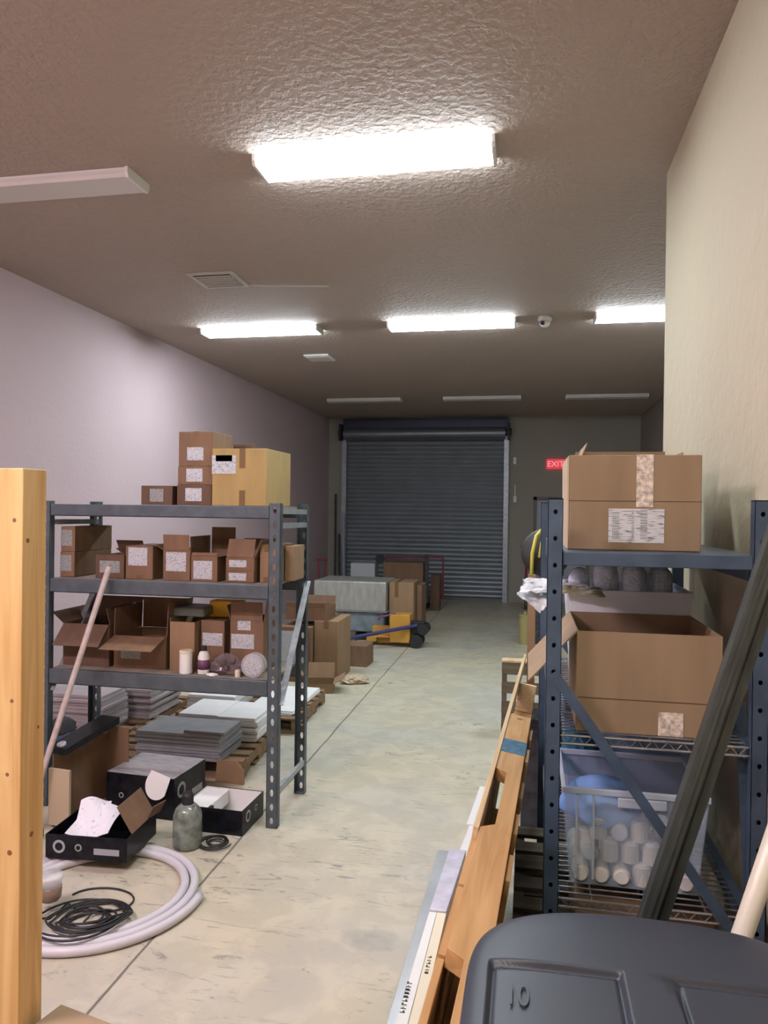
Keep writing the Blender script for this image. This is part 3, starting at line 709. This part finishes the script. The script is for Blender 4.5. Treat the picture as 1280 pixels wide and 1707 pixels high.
G().box(-a + .006, a - .006, -b + .006, b - .006, .006, .012).box(-a + .0055, -a + .008, -b + .006, b - .006, .012, .133).box(-a + .006, a - .006, b - .008, b - .0055, .012, .133).box(a - .008, a - .0055, -b + .006, b - .006, .012, .133).build('white_lining', 'white', t)
G().box(-a + .009, -a + .15, -b + .012, b - .012, .05, .128).build('foam_block', 'white', t, bevel=.003)
G().box(-a + .15, -a + .17, -b + .012, -b + .05, .05, .13).build('foam_slot', 'rubber', t)
# open tray box at the lower left
t, a, b = black_box('open black carton holding paper manuals, beside the white hose coil', -2.10, 3.42, .050, .42, .33, .115, 4, None, True)
for u, r in ((-.14, .032), (-.04, .018)): ring_logo(t, 'front', u, .058, r, a, b)
G().box(.04, .17, -b - .001, -b + .0003, .03, .06).build('printed_bars', 'grey_print', t)
for m_, tr, ln, ww in (('card', Matrix.Translation((a - .004, .02, .116)) @ Matrix.Rotation(D(90), 4, 'Z') @ Matrix.Rotation(D(58), 4, 'X'), .15, .13),
                       ('card', Matrix.Translation((a + .002, .12, .116)) @ Matrix.Rotation(D(75), 4, 'Z') @ Matrix.Rotation(D(120), 4, 'X'), .08, .05)):
    G().box(-ww, ww, 0, ln, 0, .004, tr).build('flap', m_, t)
# tall upright lid of it: carton standing open behind
t2 = thing('black_carton', 'tall black carton tipped open on its side behind the paper manuals', 'box', (-2.335, 3.85, 0), D(-8))
G().box(-.19, -.185, -.22, .22, 0, .40).box(-.185, -.03, .215, .22, 0, .44).box(-.19, -.03, -.22, .22, 0, .005).build('body', 'card', t2)
G().prism([(-.22, .405), (.22, .46), (.22, .50), (-.22, .44)], -.23, -.10, 'x').build('printed_edge', 'black_print', t2)
G().prism([(-.24, .02), (-.24, .33), (-.225, .33), (-.225, .02)], -.20, -.06, 'x').build('flap', 'card_edge', t2)
G().cyl((-.16, -.18, .42), (-.16, -.19, .455), .025, 16).build('emblem', 'sticker', t2)
# manuals
for i, (x, y, z, rz, w_, d, rx) in enumerate(((-2.13, 3.40, .172, 12, .21, .24, 10), (-2.17, 3.44, .185, 22, .15, .21, 16))):
    g = G(); n = 8; vs_ = []; fs = []
    for i2 in range(n + 1):
        for j2 in range(n + 1):
            u, v2 = i2 / n - .5, j2 / n - .5; vs_.append((u * w_, v2 * d, .018 * math.sin(5 * u + 3 * v2 + i) + .012 * v2))
    for i2 in range(n):
        for j2 in range(n):
            q = i2 * (n + 1) + j2; fs.append((q, q + n + 1, q + n + 2, q + 1))
    g.add(vs_, fs)
    tag(g.build('paper_manual', 'paper', loc=(x, y, z + .01), rot=(D(rx), 0, D(rz)), solid=.003), ('larger printed manual lying in the open black carton', 'smaller printed manual on top of the larger one in the black carton')[i], 'manual')
# jar
t = thing('plastic_jar', 'smoky greenish clear plastic jar standing before the open black carton', 'jar', (-1.725, 3.60, 0))
G().lathe([(.060, 0), (.073, .008), (.076, .03), (.074, .17), (.062, .20), (.036, .225)], 28).build('body', 'jar', t, smooth=True)
G().lathe([(.030, .225), (.030, .27), (.022, .285)], 20).build('neck', 'rubber', t)
# crushed brown flap by pallet
tag(G().prism([(-.10, 0), (.10, 0), (.10, .09), (.04, .15), (-.09, .14)], 0, .012, 'y').build('cardboard_scrap', 'card_tan', loc=(-1.86, 4.475, 0), rot=(0, 0, D(-5))), 'folded cardboard scrap standing at the pallet corner by the rack', 'cardboard')
# blue bag and dark bundle behind the tall carton
tag(crumple(.17, .14, .24, 11, 14, .07).build('blue_bag', 'denim', loc=(-2.99, 4.42, 0), smooth=True), 'blue plastic bag on the floor behind the broom handle', 'bag')
tag(crumple(.09, .08, .09, 12, 12, .12).build('dark_bundle', 'charcoal', loc=(-3.02, 4.42, .262), smooth=True), 'dark fabric bundle on top of the blue bag', 'bundle')
# broom
t = thing('broom', 'grey wooden broom handle leaning on the second shelf beam', 'broom', (-2.52, 3.66, 0))
B0, B1 = Vector((-2.62, 3.50, .02)), Vector((-2.352, 3.868, 1.425))
G().tube([tuple(B0 - t.location), tuple(B1 - t.location)], .016, 12).build('handle', 'broom', t)
G().bar(tuple(B0 - t.location + Vector((-.12, .02, .02))), tuple(B0 - t.location + Vector((.12, -.02, .02))), .05, .04).build('head', 'charcoal', t)
# hose coil
def coil(c, r0, r1, turns, z, n=64, wob=0.0, seed=1, a0=0.0, zf=None):
    rnd = random.Random(seed); pts = []; ph = [rnd.uniform(0, 6.28) for _ in range(6)]
    for i in range(int(n * turns) + 1):
        a = a0 + 2 * math.pi * i / n; f = i / (n * turns)
        r = r0 + (r1 - r0) * f + wob * math.sin(2.3 * a * .37 + ph[0]) + wob * .7 * math.sin(a * 1.31 + ph[1])
        x = c[0] + r * math.cos(a) + wob * .8 * math.sin(a * .21 + ph[2]); y = c[1] + r * math.sin(a) + wob * .8 * math.sin(a * .17 + ph[3])
        zz = z + (zf(x, y) if zf else 0) + abs(wob) * .25 * (1 + math.sin(a * .53 + ph[4])); pts.append((x, y, zz))
    return pts
HC = (-1.90, 3.055)
tag(G().tube(coil(HC, .352, .472, 2.7, .0205, 72, .0, 1, D(118)), .0200, 12).build('hose_coil', 'hose', smooth=True), 'thick white hose coiled on the floor at the lower left', 'hose')
def over(x, y):
    d = math.hypot(x - HC[0], y - HC[1]); return max(0, min(1, (d - .25) / .08)) * .047
tag(G().tube(coil((-1.80, 2.84), .05, .20, 12, .006, 40, .024, 4, 0, over), .0045, 6).build('cable_coil', 'cable', smooth=True), 'tangled black cable lying over the white hose coil', 'cable')
lp = [(-1.86 + .15 * math.cos(t_) , 3.02 + .10 * math.sin(t_), .006) for t_ in [D(x) for x in range(-150, 185, 12)]]
tag(G().tube([(-1.98, 2.87, .006)] + lp, .004, 6).build('cable_loop', 'cable', smooth=True), 'single loop of black cable inside the white hose coil', 'cable')
tag(G().tube(coil((-1.60, 3.66), .03, .085, 6, .005, 32, .012, 9), .0035, 6).build('cable_coil', 'cable', smooth=True), 'small bunch of black cable between the jar and the open black carton', 'cable')
# cup at the wood post
t = thing('plastic_pot', 'clear tipped pot with brown contents beside the wooden post', 'pot', (-2.03, 2.90, .050))
G().lathe([(.038, 0), (.045, .01), (.048, .06)], 24).build('contents', 'pot', t, smooth=True)
G().lathe([(.049, .0605), (.052, .10), (.050, .11)], 24).build('wall', 'clear', t, smooth=True)
# wood post
wp = thing('wooden_post', 'pale knotty pine post standing at the left edge of the view', 'post', (-1.2445, 1.6385, 0))
G().box(-.0445, .0445, -.0445, .0445, 0, 1.866).build('timber', 'pine', wp, bevel=.002)
rnd = random.Random(3)
for (fx, zz) in (('f', 1.30), ('f', 1.74), ('r', 1.69), ('r', 1.22), ('f', 1.12), ('r', .96), ('f', .93)):
    rr0 = rnd.uniform(.004, .007)
    if fx == 'f':
        x = rnd.uniform(-.0, .035); G().cyl((x, -.0450, zz), (x, -.044, zz), rr0, 12).build('knot', 'knot', wp)
    else:
        y = rnd.uniform(-.03, .03); G().cyl((.0440, y, zz), (.0450, y, zz), rr0, 12).build('knot', 'knot', wp)
# carton lower left, near
t = carton('closed brown carton at the bottom left edge, only its corner showing', -1.60, -1.02, 1.02, .62, 0, .50, 'card_big', tape=(.5, .05, .06), rz=0)
t.rotation_euler = (0, 0, D(-13)); t.location = (-.945, 1.335, 0)

# ------------------------------------------------------------------ left middle distance
carton('brown carton with a big white label standing beyond the rack', -2.47, -2.14, 7.22, .42, 0, .56, 'card', [('front', .35, .62, .28, .34)], tape=None)
carton('tall rounded brown carton to the right of the labelled one', -2.13, -1.88, 7.30, .55, 0, .62, 'card_tan', tape=(.5, .05, .08))
carton('flat open brown carton lying on top of the two tall cartons', -2.44, -2.02, 7.33, .40, .621, .13, 'card', flaps={'front': (.06, 120), 'back': (.08, 100)})
carton('small brown carton on the floor beside the towing handle', -2.08, -1.74, 8.08, .30, .0, .235, 'card', tape=(.2, .05, .05), rz=-3)
carton('flattened brown carton on the floor nearest the aisle', -2.10, -1.83, 6.82, .28, 0, .09, 'card_tan', flaps={'right': (.12, 150), 'back': (.15, 110), 'left': (.1, 130)}, rz=12)
tag(crumple(.14, .12, .07, 21, 14, .2).build('packing_paper', 'card_edge', loc=(-1.72, 7.36, 0)), 'crumpled brown packing paper by the flattened carton', 'packing paper')
# wrapped crate
t = thing('wrapped_crate', 'wide crate in clear stretch wrap with a blue-grey lower half', 'crate', (-2.29, 9.98, 0))
G().box(-.53, .46, -.37, .37, .40, .80).build('upper_wrap', 'stretch', t, bevel=.02)
G().box(-.50, .43, -.35, .35, .13, .40).build('lower_goods', 'stretch_blue', t, bevel=.02)
G().box(-.55, .48, -.39, .39, .395, .41).build('mid_board', 'tealflat', t)
g = G()
for x in (-.45, 0, .38): g.box(x - .05, x + .05, -.36, .36, 0, .13)
g.build('foot', 'pallet_grey', t)
carton('tall tan carton wrapped in film, right of the wide crate', -1.81, -1.48, 9.75, .50, .0, .79, 'card_tan', tape=(.3, .05, .2))
carton('dim brown carton behind the tall tan one', -1.47, -1.40, 9.95, .45, 0, .74, 'card')
# pallet jack
t = thing('pallet_jack', 'orange-yellow pallet jack with its dark blue handle lowered to the left', 'pallet jack', (-1.62, 9.45, 0))
G().box(-.28, -.10, -.02, .10, .03, .11).box(-.28, .10, -.10, .10, .11, .13).box(-.10, .16, -.12, .12, .06, .42).build('body', 'yellow', t, bevel=.012)
G().box(-.42, -.28, -.06, .10, .05, .12).build('fork', 'yellow', t, bevel=.008)
for y in (-.10, .08):
    G().cyl((.24, y - .03, .085), (.24, y + .03, .085), .085, 24).build('wheel', 'rubber', t)
    G().cyl((.33, y - .03, .24), (.33, y + .03, .24), .07, 24).build('roller', 'rubber', t)
G().box(.14, .34, -.06, .06, .17, .33).build('yoke', 'rubber', t, bevel=.01)
G().tube([(.25, -.10, .29), (-.86, -.62, .10)], .024, 12).build('tow_handle', 'blue_dark', t)
G().tube([(-.86, -.62, .10), (-.90, -.62, .12), (-.96, -.54, .12), (-1.02, -.66, .11), (-.96, -.74, .1), (-.86, -.62, .1)], .016, 10).build('grip', 'blue_dark', t)
G().tube([(-.26, -.09, .34), (-.24, -.09, .37), (-.14, -.09, .40), (-.04, -.09, .43), (-.02, -.09, .40), (-.03, -.09, .37)], .015, 8).build('grip_loop', 'purple', t)
G().box(-.36, -.12, .02, .12, .121, .24).build('battery_box', 'yellow', t, bevel=.01)

# red cart with carton, far
t = thing('platform_cart', 'red-railed platform cart with a dark upright, before the roll-up door', 'cart', (-2.10, 12.9, 0))
G().box(-.42, .40, -.30, .30, .14, .18).build('platform', 'red', t, bevel=.006)
G().tube([(-.42, .3, .16), (-.42, .3, .90), (.62, .3, .91), (.62, .3, .16)], .022, 8).build('rail', 'red', t)
G().box(.38, .44, -.34, -.28, .16, 1.00).build('upright', 'charcoal', t, bevel=.01)
for x in (-.35, .34):
    for y in (-.24, .24): G().cyl((x, y - .02, .07), (x, y + .02, .07), .07, 16).build('wheel', 'rubber', t)
carton('large reddish-brown carton riding on the red-railed cart', -2.46, -1.76, 12.66, .48, .181, .66, 'card', [('front', .5, .15, .40, .03, 'ink')])
t = carton('narrow brown carton at the right end of the red-railed cart', -1.66, -1.50, 12.9, .2, 0, .62, 'card_dark')
tag(G().box(-.22, .22, -.15, .15, 0, .80).build('white_carton', 'sticker', loc=(-2.86, 12.95, 0), bevel=.004), 'white and blue printed carton left of the red-railed cart', 'box')
tag(G().cyl((0, -.03, .04), (0, .03, .04), .08, 20).build('black_reel', 'rubber', loc=(-2.57, 12.9, .84 - .0)), 'black round reel balanced beside the white and blue carton', 'reel')
t = thing('hand_truck', 'small red hand truck standing by the left wall', 'hand truck', (-3.55, 12.6, 0))
for x in (-.06, .06): G().cyl((x, 0, 0.02), (x, 0, .86), .015, 8).build('rail', 'red', t)
G().cyl((-.1, 0, .86), (.1, 0, .86), .018, 8).build('handle', 'red', t)
G().box(-.12, .12, -.1, 0, 0, .02).build('toe_plate', 'red', t)
for k, (x0, z0, x1, z1, m_, l) in enumerate(((-3.70, 0, -3.76, 2.05, 'charcoal', 'long dark pole leaning in the corner left of the roll-up door'), (-3.60, 0, -3.68, 1.25, 'charcoal', 'shorter dark pole leaning beside the long one left of the roll-up door'), (-3.52, 0, -3.60, 1.65, 'doorpaint', 'pale blue-grey pole leaning against the left door rail'))):
    tag(G().tube([(0, -.12, 0), (x1 - x0, .08, z1)], .02, 8).build('leaning_pole', m_, loc=(x0, YB - .24, 0)), l, 'pole')

# ------------------------------------------------------------------ right rack contents
t = carton('large taped carton with a barcode label on the top shelf of the right rack', .127, .519, 2.40, .40, QL[0], .296, 'card_big', [('front', .515, .26, .165, .105, 'barcode')])
a, b, hh = .196, .20, .296
G().box(.005, .055, -b - .0015, -b + .0005, .135, .296).build('tape', 'tape_clear', t)
G().box(.005, .055, -b, b, .2955, .2975).build('tape', 'tape_clear', t)
G().box(-a - .001, a + .001, -b - .001, b + .001, .152, .154).build('seam', 'card_dark', t)
for cx0, cx1 in ((-.066, -.045), (-.008, -.001), (.018, .038)):
    zz = .036; g = G()
    while zz < .122:
        hh_ = random.choice((.0018, .003, .0045)); g.box(cx0, cx1, -b - .0022, -b - .0014, zz, zz + hh_); zz += hh_ + random.choice((.002, .0035))
    g.build('barcode', 'grey_print', t)
G().prism([(-a - .007, .290), (-a - .001, .297), (-a - .001, .0), (-a - .004, .0)], -b + .001, b - .05, 'y').build('lit_side_slab', 'card_edge', t)  # pale slab paints the light falling on the left face of the carton
carton('open carton with raised flaps behind the large taped carton, right rack', .19, .56, 2.88, .36, QL[0], .30, 'card_big', flaps={'left': (.08, 70), 'back': (.07, 95), 'right': (.04, 80)})
t = carton('large open carton on the middle shelf of the right rack', .150, .560, 2.300, .44, QL[1], .300, 'card_big', flaps={'left': (.215, 228)})
t['label'] = 'large open carton with a side flap spread out, right rack middle shelf'
G().box(-.20, .20, -.2215, -.2195, .10, .102).build('seam', 'card_dark', t)
G().box(.03, .10, -.2215, -.2195, .0, .07).build('tape', 'tape_clear', t)
# translucent bin with spools
def bin_(label, x0, x1, yf, d, z, h, wall, rim, name='plastic_bin', taper=.03):
    t = thing(name, label, 'bin', ((x0 + x1) / 2, yf + d / 2, z)); a, b = (x1 - x0) / 2, d / 2; k = .003
    g = G()
    def ringv(a_, b_, z_): return [(-a_, -b_, z_), (a_, -b_, z_), (a_, b_, z_), (-a_, b_, z_)]
    lo, hi = ringv(a - taper, b - taper, 0), ringv(a - .004, b - .004, h)
    lo2, hi2 = ringv(a - taper - k, b - taper - k, k), ringv(a - .004 - k, b - .004 - k, h)
    g.add(lo + hi + lo2 + hi2, [(0, 1, 2, 3), (8, 9, 10, 11)] + [(i, (i + 1) % 4, 4 + (i + 1) % 4, 4 + i) for i in range(4)] + [(8 + i, 8 + (i + 1) % 4, 12 + (i + 1) % 4, 12 + i) for i in range(4)] + [(4 + i, 4 + (i + 1) % 4, 12 + (i + 1) % 4, 12 + i) for i in range(4)])
    g.build('shell', wall, t)
    g = G().box(-a, a, -b, -b + .012, h - .014, h + .004).box(-a, a, b - .012, b, h - .014, h + .004).box(-a, -a + .012, -b + .012, b - .012, h - .014, h + .004).box(a - .012, a, -b + .012, b - .012, h - .014, h + .004)
    g.build('rim', rim, t, bevel=.002)
    return t, a, b
t, a, b = bin_('frosted clear bin full of white spools on the lower shelf of the right rack', .113, .541, 2.32, .38, QL[2] + .001, .30, 'bin', 'bin_rim')
G().box(-.05, .09, -b - .004, -b + .004, .255, .284).build('handle_lip', 'bin_rim', t, bevel=.003)
for x in (-.17, -.12): G().box(x - .003, x + .003, -b + .0, -b + .012, .03, .28).build('rib', 'bin_rim', t)
sp0 = thing('white_spool', 'white cylindrical spool heaped inside the frosted bin', 'spool', (0, 0, 0), 0, 'white spools in the frosted bin')
G().lathe([(.026, 0), (.026, .003), (.026, .055), (.021, .058)], 16).build('body', 'cream', sp0, smooth=False)
G().lathe([(.021, .0583), (.020, .062)], 16).build('cap', 'white', sp0)
rnd = random.Random(5); spots = []
for L_ in range(3):
    nx = 6 - L_
    for ix in range(nx):
        for iy in range(4):
            if L_ == 2 and (ix > 2 or iy > 2): continue
            if L_ == 1 and ix == 5: continue
            spots.append((.172 + ix * .061 + L_ * .028, 2.375 + iy * .07 + L_ * .01, QL[2] + .008 + L_ * .062))
for k, (x, y, z) in enumerate(spots):
    o = sp0 if k == 0 else copy_tree(sp0)
    m_ = rnd.random()
    if m_ < .5: o.location = (x, y, z); o.rotation_euler = (0, 0, 0)
    else: o.location = (x, y + .028, z + .027); o.rotation_euler = (D(90), 0, 0)
tag(crumple(.13, .12, .10, 31, 14, .10).build('blue_cloth', 'cloth_blue', loc=(.25, 2.49, QL[2] + .165), smooth=True), 'blue cloth bundle on the spools inside the frosted bin', 'cloth')
t, a, b = bin_('darker blue frosted bin standing behind the spool bin', .135, .60, 2.80, .36, QL[2] + .001, .40, 'bin_blue', 'bin_blue')
tag(crumple(.07, .05, .16, 33, 14, .15).build('teal_cloth', 'cloth_teal', loc=(.19, 2.745, QL[2] + .20)), 'teal cloth wedged between the two bins on the lower shelf', 'cloth')
# grey bin with bubble wrapped items behind the open carton
t, a, b = bin_('pale grey bin heaped with bubble-wrapped items behind the open carton', .15, .60, 2.87, .42, QL[1] + .001, .36, 'greybin', 'greybin')
for k, (x, y, r, sz, l) in enumerate(((.295, 2.95, .048, 1.0, 'leftmost tall bubble-wrapped bundle in the pale grey bin'), (.395, 2.93, .046, .9, 'round bubble-wrapped bundle in the middle of the pale grey bin'), (.495, 2.97, .046, .8, 'bubble-wrapped bundle at the right of the pale grey bin'), (.20, 2.99, .04, .6, 'small bubble-wrapped bundle at the far left of the pale grey bin'))):
    zt = .385 + .085 * sz; pr_ = [(r * .85, 0), (r * .95, .05), (r, zt - r * 1.15)] + [(r * math.cos(D(q)), zt - r * 1.1 + r * 1.1 * math.sin(D(q))) for q in (15, 32, 50, 66, 80, 87)]
    g = G().lathe(pr_, 22); rnd = random.Random(60 + k)
    g.v = [(a_ * (1 + rnd.uniform(-.07, .07)), b_ * (1 + rnd.uniform(-.07, .07)), c_) for a_, b_, c_ in g.v]
    o = g.build('wrapped_item', 'wrap', loc=(x, y, QL[1] + .006), smooth=True)
    tag(o, l, 'bubble wrap')
# white film and paper spilling left
def sheet(name, m, label, cat, corners, amp, seed, n=12, solid=.002):
    rnd = random.Random(seed); g = G(); vs_ = []; fs = []
    A, B, C_, D_ = [Vector(c) for c in corners]
    for i in range(n + 1):
        for j in range(n + 1):
            u, v_ = i / n, j / n
            p = A.lerp(B, u).lerp(D_.lerp(C_, u), v_)
            p += Vector((rnd.uniform(-1, 1), rnd.uniform(-1, 1), rnd.uniform(-1, 1))) * amp
            vs_.append(tuple(p))
    for i in range(n):
        for j in range(n):
            q = i * (n + 1) + j; fs.append((q, q + n + 1, q + n + 2, q + 1))
    g.add(vs_, fs); return tag(g.build(name, m, solid=solid), label, cat)
sheet('film_sheet', 'navy_bag', 'crumpled clear film draped left over the edge of the pale grey bin', 'film', [(-.03, 2.90, 1.465), (.24, 2.845, 1.475), (.22, 2.93, 1.50), (-.01, 3.00, 1.51)], .006, 41)
sheet('film_sheet', 'navy_bag', 'white film corner hanging beside the left post of the right rack', 'film', [(-.04, 2.92, 1.455), (.05, 2.88, 1.39), (.10, 2.90, 1.44), (.0, 3.02, 1.475)], .004, 42, 8)
sheet('wrapping_paper', 'film_green', 'olive wrapping paper strip lying across the clear film', 'paper', [(.12, 2.84, 1.475), (.28, 2.82, 1.465), (.27, 2.90, 1.49), (.13, 2.90, 1.495)], .004, 43, 8)
# coil hung on far left post
t = thing('hose_reel', 'black reel with yellow hose hung behind the left post of the right rack', 'hose reel', (.085, 3.56, 1.58))
G().lathe([(.10, -.02), (.115, 0), (.10, .02)], 28, Matrix.Rotation(D(78), 4, 'X')).build('drum', 'rubber', t, smooth=True)
G().tube([(.03, -.05, .13), (-.01, -.05, .12), (-.045, -.05, .08), (-.062, -.05, .0), (-.065, -.05, -.10)], .009, 8).build('hose', 'yhose', t, smooth=True)
G().tube([(.03, -.06, .11), (.0, -.06, .09), (-.02, -.06, .05), (-.03, -.06, -.02)], .008, 8).build('inner_hose', 'yhose', t, smooth=True)
G().bar((0, .0, .0), (.0, -.03, .10), .02, .01).build('hook', 'rack_dark', t)
# tan board behind left post
tag(G().box(-.015, .03, -.02, .02, 0, 1.40).build('tan_panel', 'card_tan', loc=(.02, 4.46, 0)), 'upright tan board standing behind the left end of the right rack', 'board')
tag(G().box(-.20, .20, -.12, .12, 0, .62).box(-.205, .205, -.125, .125, .58, .625).build('dark_filler_box', 'charcoal', loc=(.18, 4.28, 0), bevel=.006), 'dark box added to keep the low gap dark behind the left end of the right rack', 'crate')  # added box, darkens the low gap and covers the foot of the board
tag(G().box(-.12, .22, -.2, .2, 0, .55).build('dark_cabinet', 'charcoal', loc=(.20, 10.2, 0), bevel=.01), 'low dark cabinet far down the right side of the aisle', 'cabinet')
t = thing('paint_can', 'olive tin on the floor before the dark cabinet, far right', 'can', (-.02, 10.0, 0))
G().lathe([(.08, 0), (.08, .36), (.075, .37)], 20).build('body', 'olive', t)
G().lathe([(.082, .371), (.082, .39), (.02, .40), (.02, .43)], 20).build('lid', 'olive', t)
t = thing('hand_truck', 'red hand truck with a dark wheel leaning at the end wall, right', 'hand truck', (-.02, 13.2, 0))
G().tube([(.0, .9, 1.10), (0, .55, .4), (0, .45, .25)], .022, 8).build('rail', 'red', t)
G().cyl((-.03, .36, .24), (.03, .36, .24), .24, 24).build('wheel', 'pallet_grey', t)
G().cyl((-.10, .9, 1.10), (.10, .9, 1.10), .018, 8).build('handle', 'red', t)
# leaning rack posts (spare)
def spare(label, x0, x1, z1, y, wd, off):
    a = Vector((x0, y, .0)); b = Vector((x1, y, z1)); t = thing('rack_upright', label, 'rack post', tuple(a))
    d = (b - a); L_ = d.length; ang = math.atan2(d.x, d.z); t.rotation_euler = (0, ang, 0)
    g = G(); mt = I4
    g.box(-wd / 2, wd / 2, -.02, -.017, 0, L_).box(-wd / 2, -wd / 2 + .003, -.017, .02, 0, L_).box(wd / 2 - .003, wd / 2, -.017, .02, 0, L_)
    g.build('channel', 'beam_dark', t)
    G().box(-.004, .004, -.023, -.02, .01, L_ - .01).build('rolled_rib', 'rack_galv' if off else 'beam_dark', t)
    return t
spare('dark steel channel leaning against the partition wall, left of the pair', .074, .664, 2.00, 1.93, .034, 0)
spare('dark steel channel leaning against the partition wall, right of the pair', .110, .662, 1.87, 1.955, .036, 0)
# PVC pipe
tag(G().tube([(.265, 1.835, 0.0), (.665, 1.835, 1.38)], .023, 20).build('white_pipe', 'pipe', smooth=True), 'white plastic pipe leaning at the right edge behind the dark lid', 'pipe')

# ------------------------------------------------------------------ long cartons on floor beside leaning pallet
def skew(label, name, pts_near, pts_far, y0, y1, z0, z1, m, cat='box'):
    """long box: x range near (x0,x1) and far"""
    (a0, a1), (b0, b1) = pts_near, pts_far
    vs_ = [(a0, y0, z0), (a1, y0, z0), (b1, y1, z0), (b0, y1, z0), (a0, y0, z1), (a1, y0, z1), (b1, y1, z1), (b0, y1, z1)]
    g = G().add(vs_, [(0, 3, 2, 1), (4, 5, 6, 7), (0, 1, 5, 4), (1, 2, 6, 5), (2, 3, 7, 6), (3, 0, 4, 7)])
    return tag(g.build(name, m, bevel=.002), label, cat)
skew('low grey film-wrapped plank on the floor, outermost beside the leaning pallet', 'wrapped_plank', ((-.470, -.402), (-.435, -.356)), None or ((-.435, -.356)), 2.0, 3.72, 0, .05, 'glass_edge') if False else None
skew('low grey film-wrapped plank on the floor, outermost beside the leaning pallet', 'wrapped_plank', (-.452, -.412), (-.425, -.356), 2.0, 3.74, 0, .05, 'glass_edge', 'plank')
wb = skew('long white carton edge with dark lettering, beside the grey plank', 'long_carton', (-.4085, -.365), (-.378, -.347), 2.0, 3.03, 0, .12, 'white_box')
cbx = skew('long cream carton edge with black lettering, next to the leaning pallet', 'long_carton', (-.3635, -.322), (-.346, -.308), 2.0, 3.03, 0, .12, 'cream_box')
lw = skew('lavender-grey wrapped end of the long cartons beside the pallet', 'wrapped_bundle', (-.378, -.308), (-.354, -.274), 3.035, 3.60, 0, .125, 'lav_wrap', 'bundle')
for ob, x, y, n, s_ in ((wb, -.385, 2.40, 9, .018), (cbx, -.335, 2.62, 6, .014)):
    g = G(); rnd = random.Random(n)
    for k in range(n):
        yy = y + k * .019
        g.box(x - s_ / 2, x + s_ / 2, yy, yy + .004, .1195, .1207)
        g.box(x - s_ / 2 + rnd.choice((0, s_ / 2)), x - s_ / 2 + rnd.choice((.004, s_ / 2 + .004)) + .002, yy, yy + .012, .1195, .1207)
    g.build('lettering', 'ink', ob)
skew('thin white trim board lying farther along beside the pallet, near piece', 'trim_board', (-.322, -.272), (-.288, -.262), 3.64, 4.02, 0, .07, 'white', 'trim')
skew('thin white trim board lying farther along beside the pallet, far piece', 'trim_board', (-.306, -.258), (-.270, -.235), 4.03, 4.60, 0, .07, 'white', 'trim')

# ------------------------------------------------------------------ big dark tote, lower right
tt = thing('storage_tote', 'large charcoal tote with a ribbed lid filling the lower right corner', 'tote', (.238, 1.222, 0))
def outline(n=320, a=.333, yb=.325, yn=.40, bulge=.05):
    pts = []
    for k in range(n):
        th = 2 * math.pi * k / n; c, s_ = math.cos(th), math.sin(th); e = 2 / 4.6
        x = a * math.copysign(abs(c) ** e, c); y = (yb if s_ > 0 else yn) * math.copysign(abs(s_) ** e, s_)
        if s_ > 0: y += bulge * (1 - (x / a) ** 2) * abs(s_)
        pts.append((x, y))
    return pts
ol = outline(); n = len(ol)
def panel_depth(x, y):
    d = 0
    for x0, x1, y0, y1 in ((-.297, -.063, -.30, .146), (.020, .305, -.30, .152)):
        x1_ = x1; sx = min(x - x0, x1_ - x); sy = min(y - y0, y1 - y); s_ = min(sx, sy)
        if s_ > 0:
            q = min(1, s_ / .008); d = max(d, .009 * q)
            if s_ < .014: d += .006 * math.sin(math.pi * s_ / .014)
    return d
vs_ = []; fs = []; R_ = 110
for i in range(R_ + 1):
    f = i / R_
    for (x, y) in ol:
        X_, Y_ = x * f, y * f
        edge = (1 - f)
        z = .947 + .018 * (1 - f ** 6) - panel_depth(X_, Y_) - (.006 * max(0, (f - .93) / .07) ** 2)
        vs_.append((X_, Y_, z))
for i in range(R_):
    for k in range(n):
        k2 = (k + 1) % n; fs.append((i * n + k, i * n + k2, (i + 1) * n + k2, (i + 1) * n + k))
o_ = len(vs_)
for (x, y) in ol: vs_.append((x * 1.012, y * 1.012, .937))
for (x, y) in ol: vs_.append((x * 1.012, y * 1.012, .905))
for (x, y) in ol: vs_.append((x * .97, y * .97, .905))
for r in range(3):
    b0 = R_ * n if r == 0 else o_ + (r - 1) * n; b1 = o_ + r * n
    for k in range(n):
        k2 = (k + 1) % n; fs.append((b0 + k, b0 + k2, b1 + k2, b1 + k))
tlid = G().add(vs_, fs).build('lid', 'lid', tt, smooth=True)
text_mesh('lid_mark', '10', .056, .001, 'lid_mark', tlid, (-.245, .050, .9575), (0, 0, 0), (.75, 1.45, 1))
g = G(); vs_ = []; fs = []
for zz, f in ((0, .74), (.01, .76), (.80, .85), (.90, .87)):
    for (x, y) in ol: vs_.append((x * f, y * f, zz))
for r in range(3):
    for k in range(n): k2 = (k + 1) % n; fs.append((r * n + k, r * n + k2, (r + 1) * n + k2, (r + 1) * n + k))
fs.append(tuple(range(n)))
g.add(vs_, fs).build('body', 'lid', tt, smooth=True)
# carton just under the right rack
carton('small dim carton on the low pallets under the right rack behind the dark lid', .16, .36, 2.40, .34, .372, .20, 'card_tan')
carton('darker carton beside the dim one on the low pallets under the right rack', .40, .58, 2.42, .30, .372, .17, 'card_dark')
